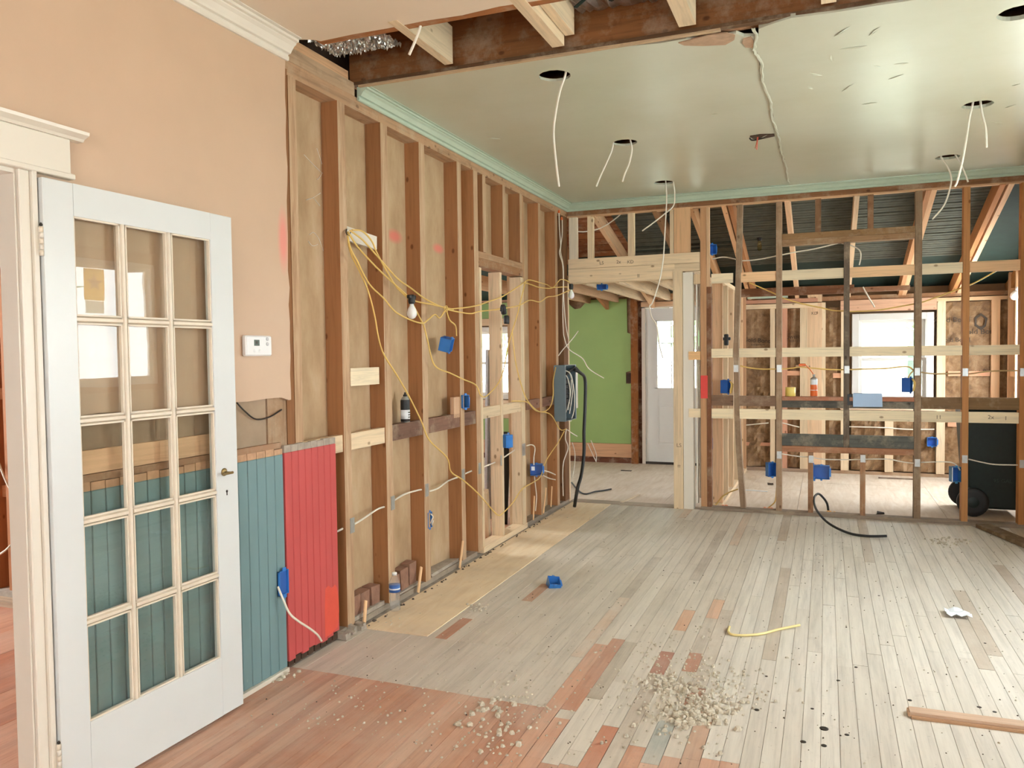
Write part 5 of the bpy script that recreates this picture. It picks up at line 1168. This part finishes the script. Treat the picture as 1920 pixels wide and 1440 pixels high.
t = thing('valve_fitting', 'black valve fitting on the partition behind the bent stud', 'valve', PY(1362, 638, 8.0)); box('valve_body', (-.02, -.02, -.05), (.02, .02, .06), M['black'], t, bev=.006); box('valve_handle', (-.05, -.012, .0), (.04, .012, .03), M['black'], t, bev=.005); tube('pipe_tail', [(-.02, 0, .03), (-.06, 0, .05), (-.07, 0, .02)], .012, M['whitewire'], t)
# dangling bare bulb in the far room and the bulb at the right edge
t = thing('pendant_bulb', 'unlit bulb dangling from a dark socket under the green roof', 'light bulb', PY(1424, 452, 8.6)); lathe('socket', [(.02, 0), (.026, .02), (.026, .06), (.012, .08)], M['black'], t, (0, 0, 0), 12); lathe('bulb', [(.014, 0), (.018, -.02), (.022, -.05), (.020, -.09), (.01, -.10)], glass_mat('clear_bulb_glass', (.85, .8, .6, 1), 0, .15), t, (0, 0, 0), 14); tube('flex', [(0, 0, .08), (.01, 0, .25), (0, 0, .42)], .004, M['black'], t)
t = thing('globe_bulb', 'white bulb on the far right wall of the far room', 'light bulb', PY(1908, 545, 9.6)); lathe('bulb', [(.012, .0), (.035, -.02), (.045, -.05), (.038, -.085), (.015, -.1)], M['bulb'], t, (0, 0, 0), 16, (0, radians(25), 0)); lathe('socket', [(.02, 0), (.02, .04)], M['whiteplastic'], t, (0, 0, 0), 12)
# wheeled bin behind the studs
bn = thing('wheeled_bin', 'dark green wheeled bin standing behind the right-hand studs', 'bin', (3.70, 8.10, 0))
def taper(nm, z0, z1, a0, b0, a1, b1, m, par, off=0):
    V = [(-a0, -b0, z0), (a0, -b0, z0), (a0, b0, z0), (-a0, b0, z0), (-a1 + off, -b1, z1), (a1 + off, -b1, z1), (a1 + off, b1, z1), (-a1 + off, b1, z1)]
    me = mesh(nm, V, BOXF); bevel_me(me, .02, 2); return link(nm, me, par, m)
taper('bin_body', .06, .93, .19, .20, .245, .265, M['bin'], bn)
box('rim', (-.265, -.285, .925), (.265, .285, .965), M['bin'], bn, bev=.01); taper('lid', .966, 1.00, .275, .295, .24, .26, M['bin'], bn); box('handle', (-.33, -.2, .93), (-.3, .2, .955), M['bin'], bn, bev=.01)
for s in (-.17, .17): box('handle_arm', (-.31, s - .015, .925), (-.26, s + .015, .955), M['bin'], bn)
for s in (-1, 1):
    wv = empty('wheel', (-.17, s * .255, .125), bn); lathe('tyre', [(.085, -.025), (.118, -.022), (.125, -.012), (.125, .012), (.118, .022), (.085, .025)], M['black'], wv, (0, 0, 0), 28, (radians(90), 0, 0)); lathe('hub', [(.03, -.03), (.09, -.012), (.09, .012), (.03, .03)], M['bin'], wv, (0, 0, 0), 20, (radians(90), 0, 0))
tube('axle', [(-.17, -.26, .125), (-.17, .26, .125)], .012, M['steel'], bn, 2); box('grip_rib', (-.262, -.24, .30), (-.235, -.21, .9), plain('bin_edge_grey', (150, 146, 136), .5), bn); text_on(bn, '95 GAL', (3.70 + .06, 8.10 - .224, .30), .045, R90, plain('embossed_grey', (52, 66, 60), .6))

# ================================================================== THINGS ON THE FLOOR
q = PZ(1040, 1100); t = ebox((q.x, q.y, .036), (radians(-90 + 20), radians(8), radians(30)), .075, .09, .065, 'blue box lying alone on the floorboards'); t.location.z = .040
cable([(1368, 1175), (1366, 1184), (1374, 1190), (1400, 1191), (1430, 1188), (1460, 1180), (1500, 1172)], lambda a, b: PZ(a, b, .008 if a < 1480 else .02), 'short pale yellow cable offcut lying on the floorboards', .0065, plain('pale_yellow_jacket', (236, 216, 150), .5))
q = PZ(1795, 1155); V = []; F = []
for i in range(6):
    for j in range(5): V.append((q.x - .06 + .025 * i + random.uniform(-.003, .003), q.y - .06 + .032 * j, .004 + random.uniform(0, .026)))
for i in range(5):
    for j in range(4): F.append((i * 5 + j, (i + 1) * 5 + j, (i + 1) * 5 + j + 1, i * 5 + j + 1))
c = Vector((q.x, q.y, 0)); o = link('crumpled_paper', mesh('crumpled_paper', [Vector(v) - c for v in V], F), None, M['bluepaper'], c); o.data.materials[0] = M['paper']
md = o.modifiers.new('s', 'SOLIDIFY'); md.thickness = .001; tag(o, 'crumpled white plastic wrapper on the right of the floor', 'wrapper')
a = PZ(1706, 1345); b = PZ(1990, 1382); d = (b - a).normalized(); n = Vector((-d.y, d.x, 0))
lp = thing('wood_strip', 'long wood trim strip lying on the floor at right', 'wood strip', (0, 0, 0))
lp.location = (a.x, a.y, 0); L = (b - a).length
ang = math.atan2(d.y, d.x); lp.rotation_euler = (0, 0, ang)
o = box('main_strip', (0, .0, 0), (L, .055, .022), 'wood', lp, (198, 168, 144)); o = box('groove_lip', (.004, -.014, 0), (L, -.0005, .010), 'wood', lp, (186, 146, 112)); box('torn_end', (-.006, .002, .002), (0, .05, .018), M['bare'], lp)
box('nail', (.46, .02, .022), (.475, .024, .026), M['iron'], lp); box('knot', (.42, .018, .0221), (.45, .034, .0226), M['iron'], lp)
a = PZ(1845, 985); tag(beam('old_board', (3.53, 7.36, .02), (3.86, 6.30, .02), .11, .03, 'rough', None, (120, 98, 72)), 'old rough board lying diagonally by the right corner of the back wall', 'board')
for k, (lo, hi, c, lb) in enumerate((((3.84, 6.72, .0), (4.15, 6.80, .03), (226, 196, 150), 'pale wood offcut on the floor at the right edge'), ((3.83, 6.84, .0), (4.1, 6.90, .025), (196, 160, 124), 'brown wood offcut on the floor at the right edge'))): tag(box('wood_offcut', lo, hi, 'wood', None, c, jit=.004), lb, 'wood offcut')
tag(box('dark_shim', (-.02 + PZ(1167, 883).x, PZ(1167, 883).y, 0), (PZ(1167, 883).x + .11, PZ(1167, 883).y + .04, .006), M['iron'], None, jit=.002), 'flat dark metal strip on the hall floor', 'metal strip')
for px, py, c, lb in ((1445, 909, (74, 62, 50), 'small dark scrap on the far room floor'), (1345, 911, (196, 92, 96), 'small red scrap on the far room floor by the partition'), (1651, 964, (52, 44, 38), 'small dark lump on the far floor behind the sill plate')):
    q = PZ(px, py); tag(box('floor_scrap', (q.x - .03, q.y - .02, 0), (q.x + .03, q.y + .02, .02), plain('scrap_colour', c, .8), None, jit=.008), lb, 'scrap')
q = PZ(1420, 921); tag(beam('white_offcut', (q.x - .12, q.y + .02, .004), (q.x + .10, q.y - .01, .004), .02, .006, M['paper']), 'thin white offcut on the far room floor', 'offcut')
q = PZ(1680, 898); tag(box('dark_batten', (q.x - .18, q.y - .02, 0), (q.x + .18, q.y + .01, .012), 'rough', None, (120, 100, 86)), 'thin dark batten on the far floor below the window', 'batten')
# plywood cover sheet edge by the doorway
tag(beam('wood_lath', PZ(1165, 942, .006), PZ(1198, 927, .006), .03, .008, 'wood', None, (226, 206, 178)), 'short pale lath lying in the doorway', 'lath')
# crumbs of insulation and plaster swept about the floor
rnd = random.Random(21); it = []
def crumb(x, y, s):
    if x < .035 or x > 4.1: return
    s *= .95; a = rnd.uniform(0, 6.28); n = 5; h = s * rnd.uniform(.6, 1.1)
    V = []
    for k in range(n):
        r = s * rnd.uniform(.6, 1.05); t_ = a + 2 * pi * k / n; V.append(Vector((x + r * cos(t_), y + r * sin(t_), .0006)))
    for k in range(n):
        r = s * rnd.uniform(.45, .75); t_ = a + .3 + 2 * pi * k / n; V.append(Vector((x + r * cos(t_), y + r * sin(t_), h * rnd.uniform(.7, 1.1))))
    V.append(Vector((x, y, h * 1.15)))
    it.append((V, [(k, (k + 1) % n, n + (k + 1) % n, n + k) for k in range(n)] + [(n + k, n + (k + 1) % n, 2 * n) for k in range(n)]))
for (px, py, n, sp, s) in ((1295, 1275, 170, .13, .010), (1270, 1330, 140, .12, .012), (1330, 1290, 120, .12, .010), (1240, 1230, 60, .12, .008), (1290, 1345, 90, .04, .019), (1250, 1285, 60, .035, .018), (1320, 1330, 90, .06, .018), (895, 1140, 22, .03, .012), (925, 1332, 26, .06, .016), (930, 1388, 26, .06, .016), (945, 1304, 40, .10, .010), (1000, 1350, 30, .15, .008), (740, 1165, 14, .04, .008), (1765, 1017, 40, .06, .012), (1795, 1015, 26, .06, .012), (530, 1268, 18, .04, .014), (1130, 1280, 60, .25, .008), (1340, 1187, 14, .06, .008), (1130, 970, 30, .25, .008), (870, 1225, 60, .3, .007)):
    c = PZ(px, py)
    for k in range(n): crumb(c.x + rnd.gauss(0, sp), c.y + rnd.gauss(0, sp * 1.3), s * rnd.uniform(.4, 1.2))
for k in range(520):
    y = 2.6 + 4.6 * rnd.random() ** 1.5; crumb(rnd.uniform(.1, 3.6), y, rnd.uniform(.002, .006))
for k in range(140):
    y = rnd.uniform(2.5, 3.05); crumb(rnd.uniform(.15, 1.3), y, rnd.uniform(.003, .008))
db = joined('floor_debris', it, M['fluff']); db['kind'] = 'stuff'; db['label'] = 'crumbs of plaster and insulation scattered over the floorboards'; db['category'] = 'debris'
it = []
for k in range(380):
    y = 2.6 + 4.6 * rnd.random() ** 1.3; crumb(rnd.uniform(.1, 3.7), y, rnd.uniform(.002, .005))
for k in range(60): crumb(rnd.uniform(.036, .06), rnd.uniform(3.65, 7.2), rnd.uniform(.006, .014))
db = joined('dark_grit', it, plain('dark_grit', (92, 80, 68), .95)); db['kind'] = 'stuff'; db['label'] = 'dark grit and chips scattered over the floorboards'; db['category'] = 'debris'
for k, (px, py, lb) in enumerate(((858, 1361, 'left one of two pale plaster lumps on the orange boards'), (881, 1362, 'right one of two pale plaster lumps on the orange boards'))):
    q = PZ(px, py); bm = bmesh.new(); bmesh.ops.create_icosphere(bm, subdivisions=2, radius=.014)
    for v in bm.verts: v.co *= rnd.uniform(.75, 1.2); v.co.z *= .7
    me = bpy.data.meshes.new('plaster_lump'); bm.to_mesh(me); bm.free(); tag(link('plaster_lump', me, None, M['fluff'], (q.x, q.y, .008)), lb, 'plaster lump')
# stamps on new lumber
for px, py, s, sz in ((1268, 838, 'LS', .05), (1272, 878, '=', .06), (1524, 548, '1-1', .07), (1527, 590, 'KD', .05)):
    q = PY(px, py, 7.405) if px < 1300 else PY(px, py, 10.095)
    text_on(wb_ if px < 1300 else wfar, s, (PY(1273, py, 7.405).x if px < 1300 else q.x, (7.4065 if px < 1300 else 10.0985), q.z), sz, R90, M['stampink'], 'lumber_stamp')
for px, py, s in ((1128, 492, 'LS'), (1160, 490, '2x'), (1182, 490, 'KD'), (1197, 516, 'II')):
    q = PY(px, py, 7.415); text_on(wb_, s, (q.x, 7.4142, q.z - .02), .045, R90, M['stampink'], 'lumber_stamp')
for px, py, s in ((1760, 781, '11'), (1858, 781, '2x'), (1886, 783, 'I')):
    q = PY(px, py, 7.437); text_on(wb_, s, (q.x, 7.4384, q.z - .02), .045, R90, M['stampink'], 'lumber_stamp')
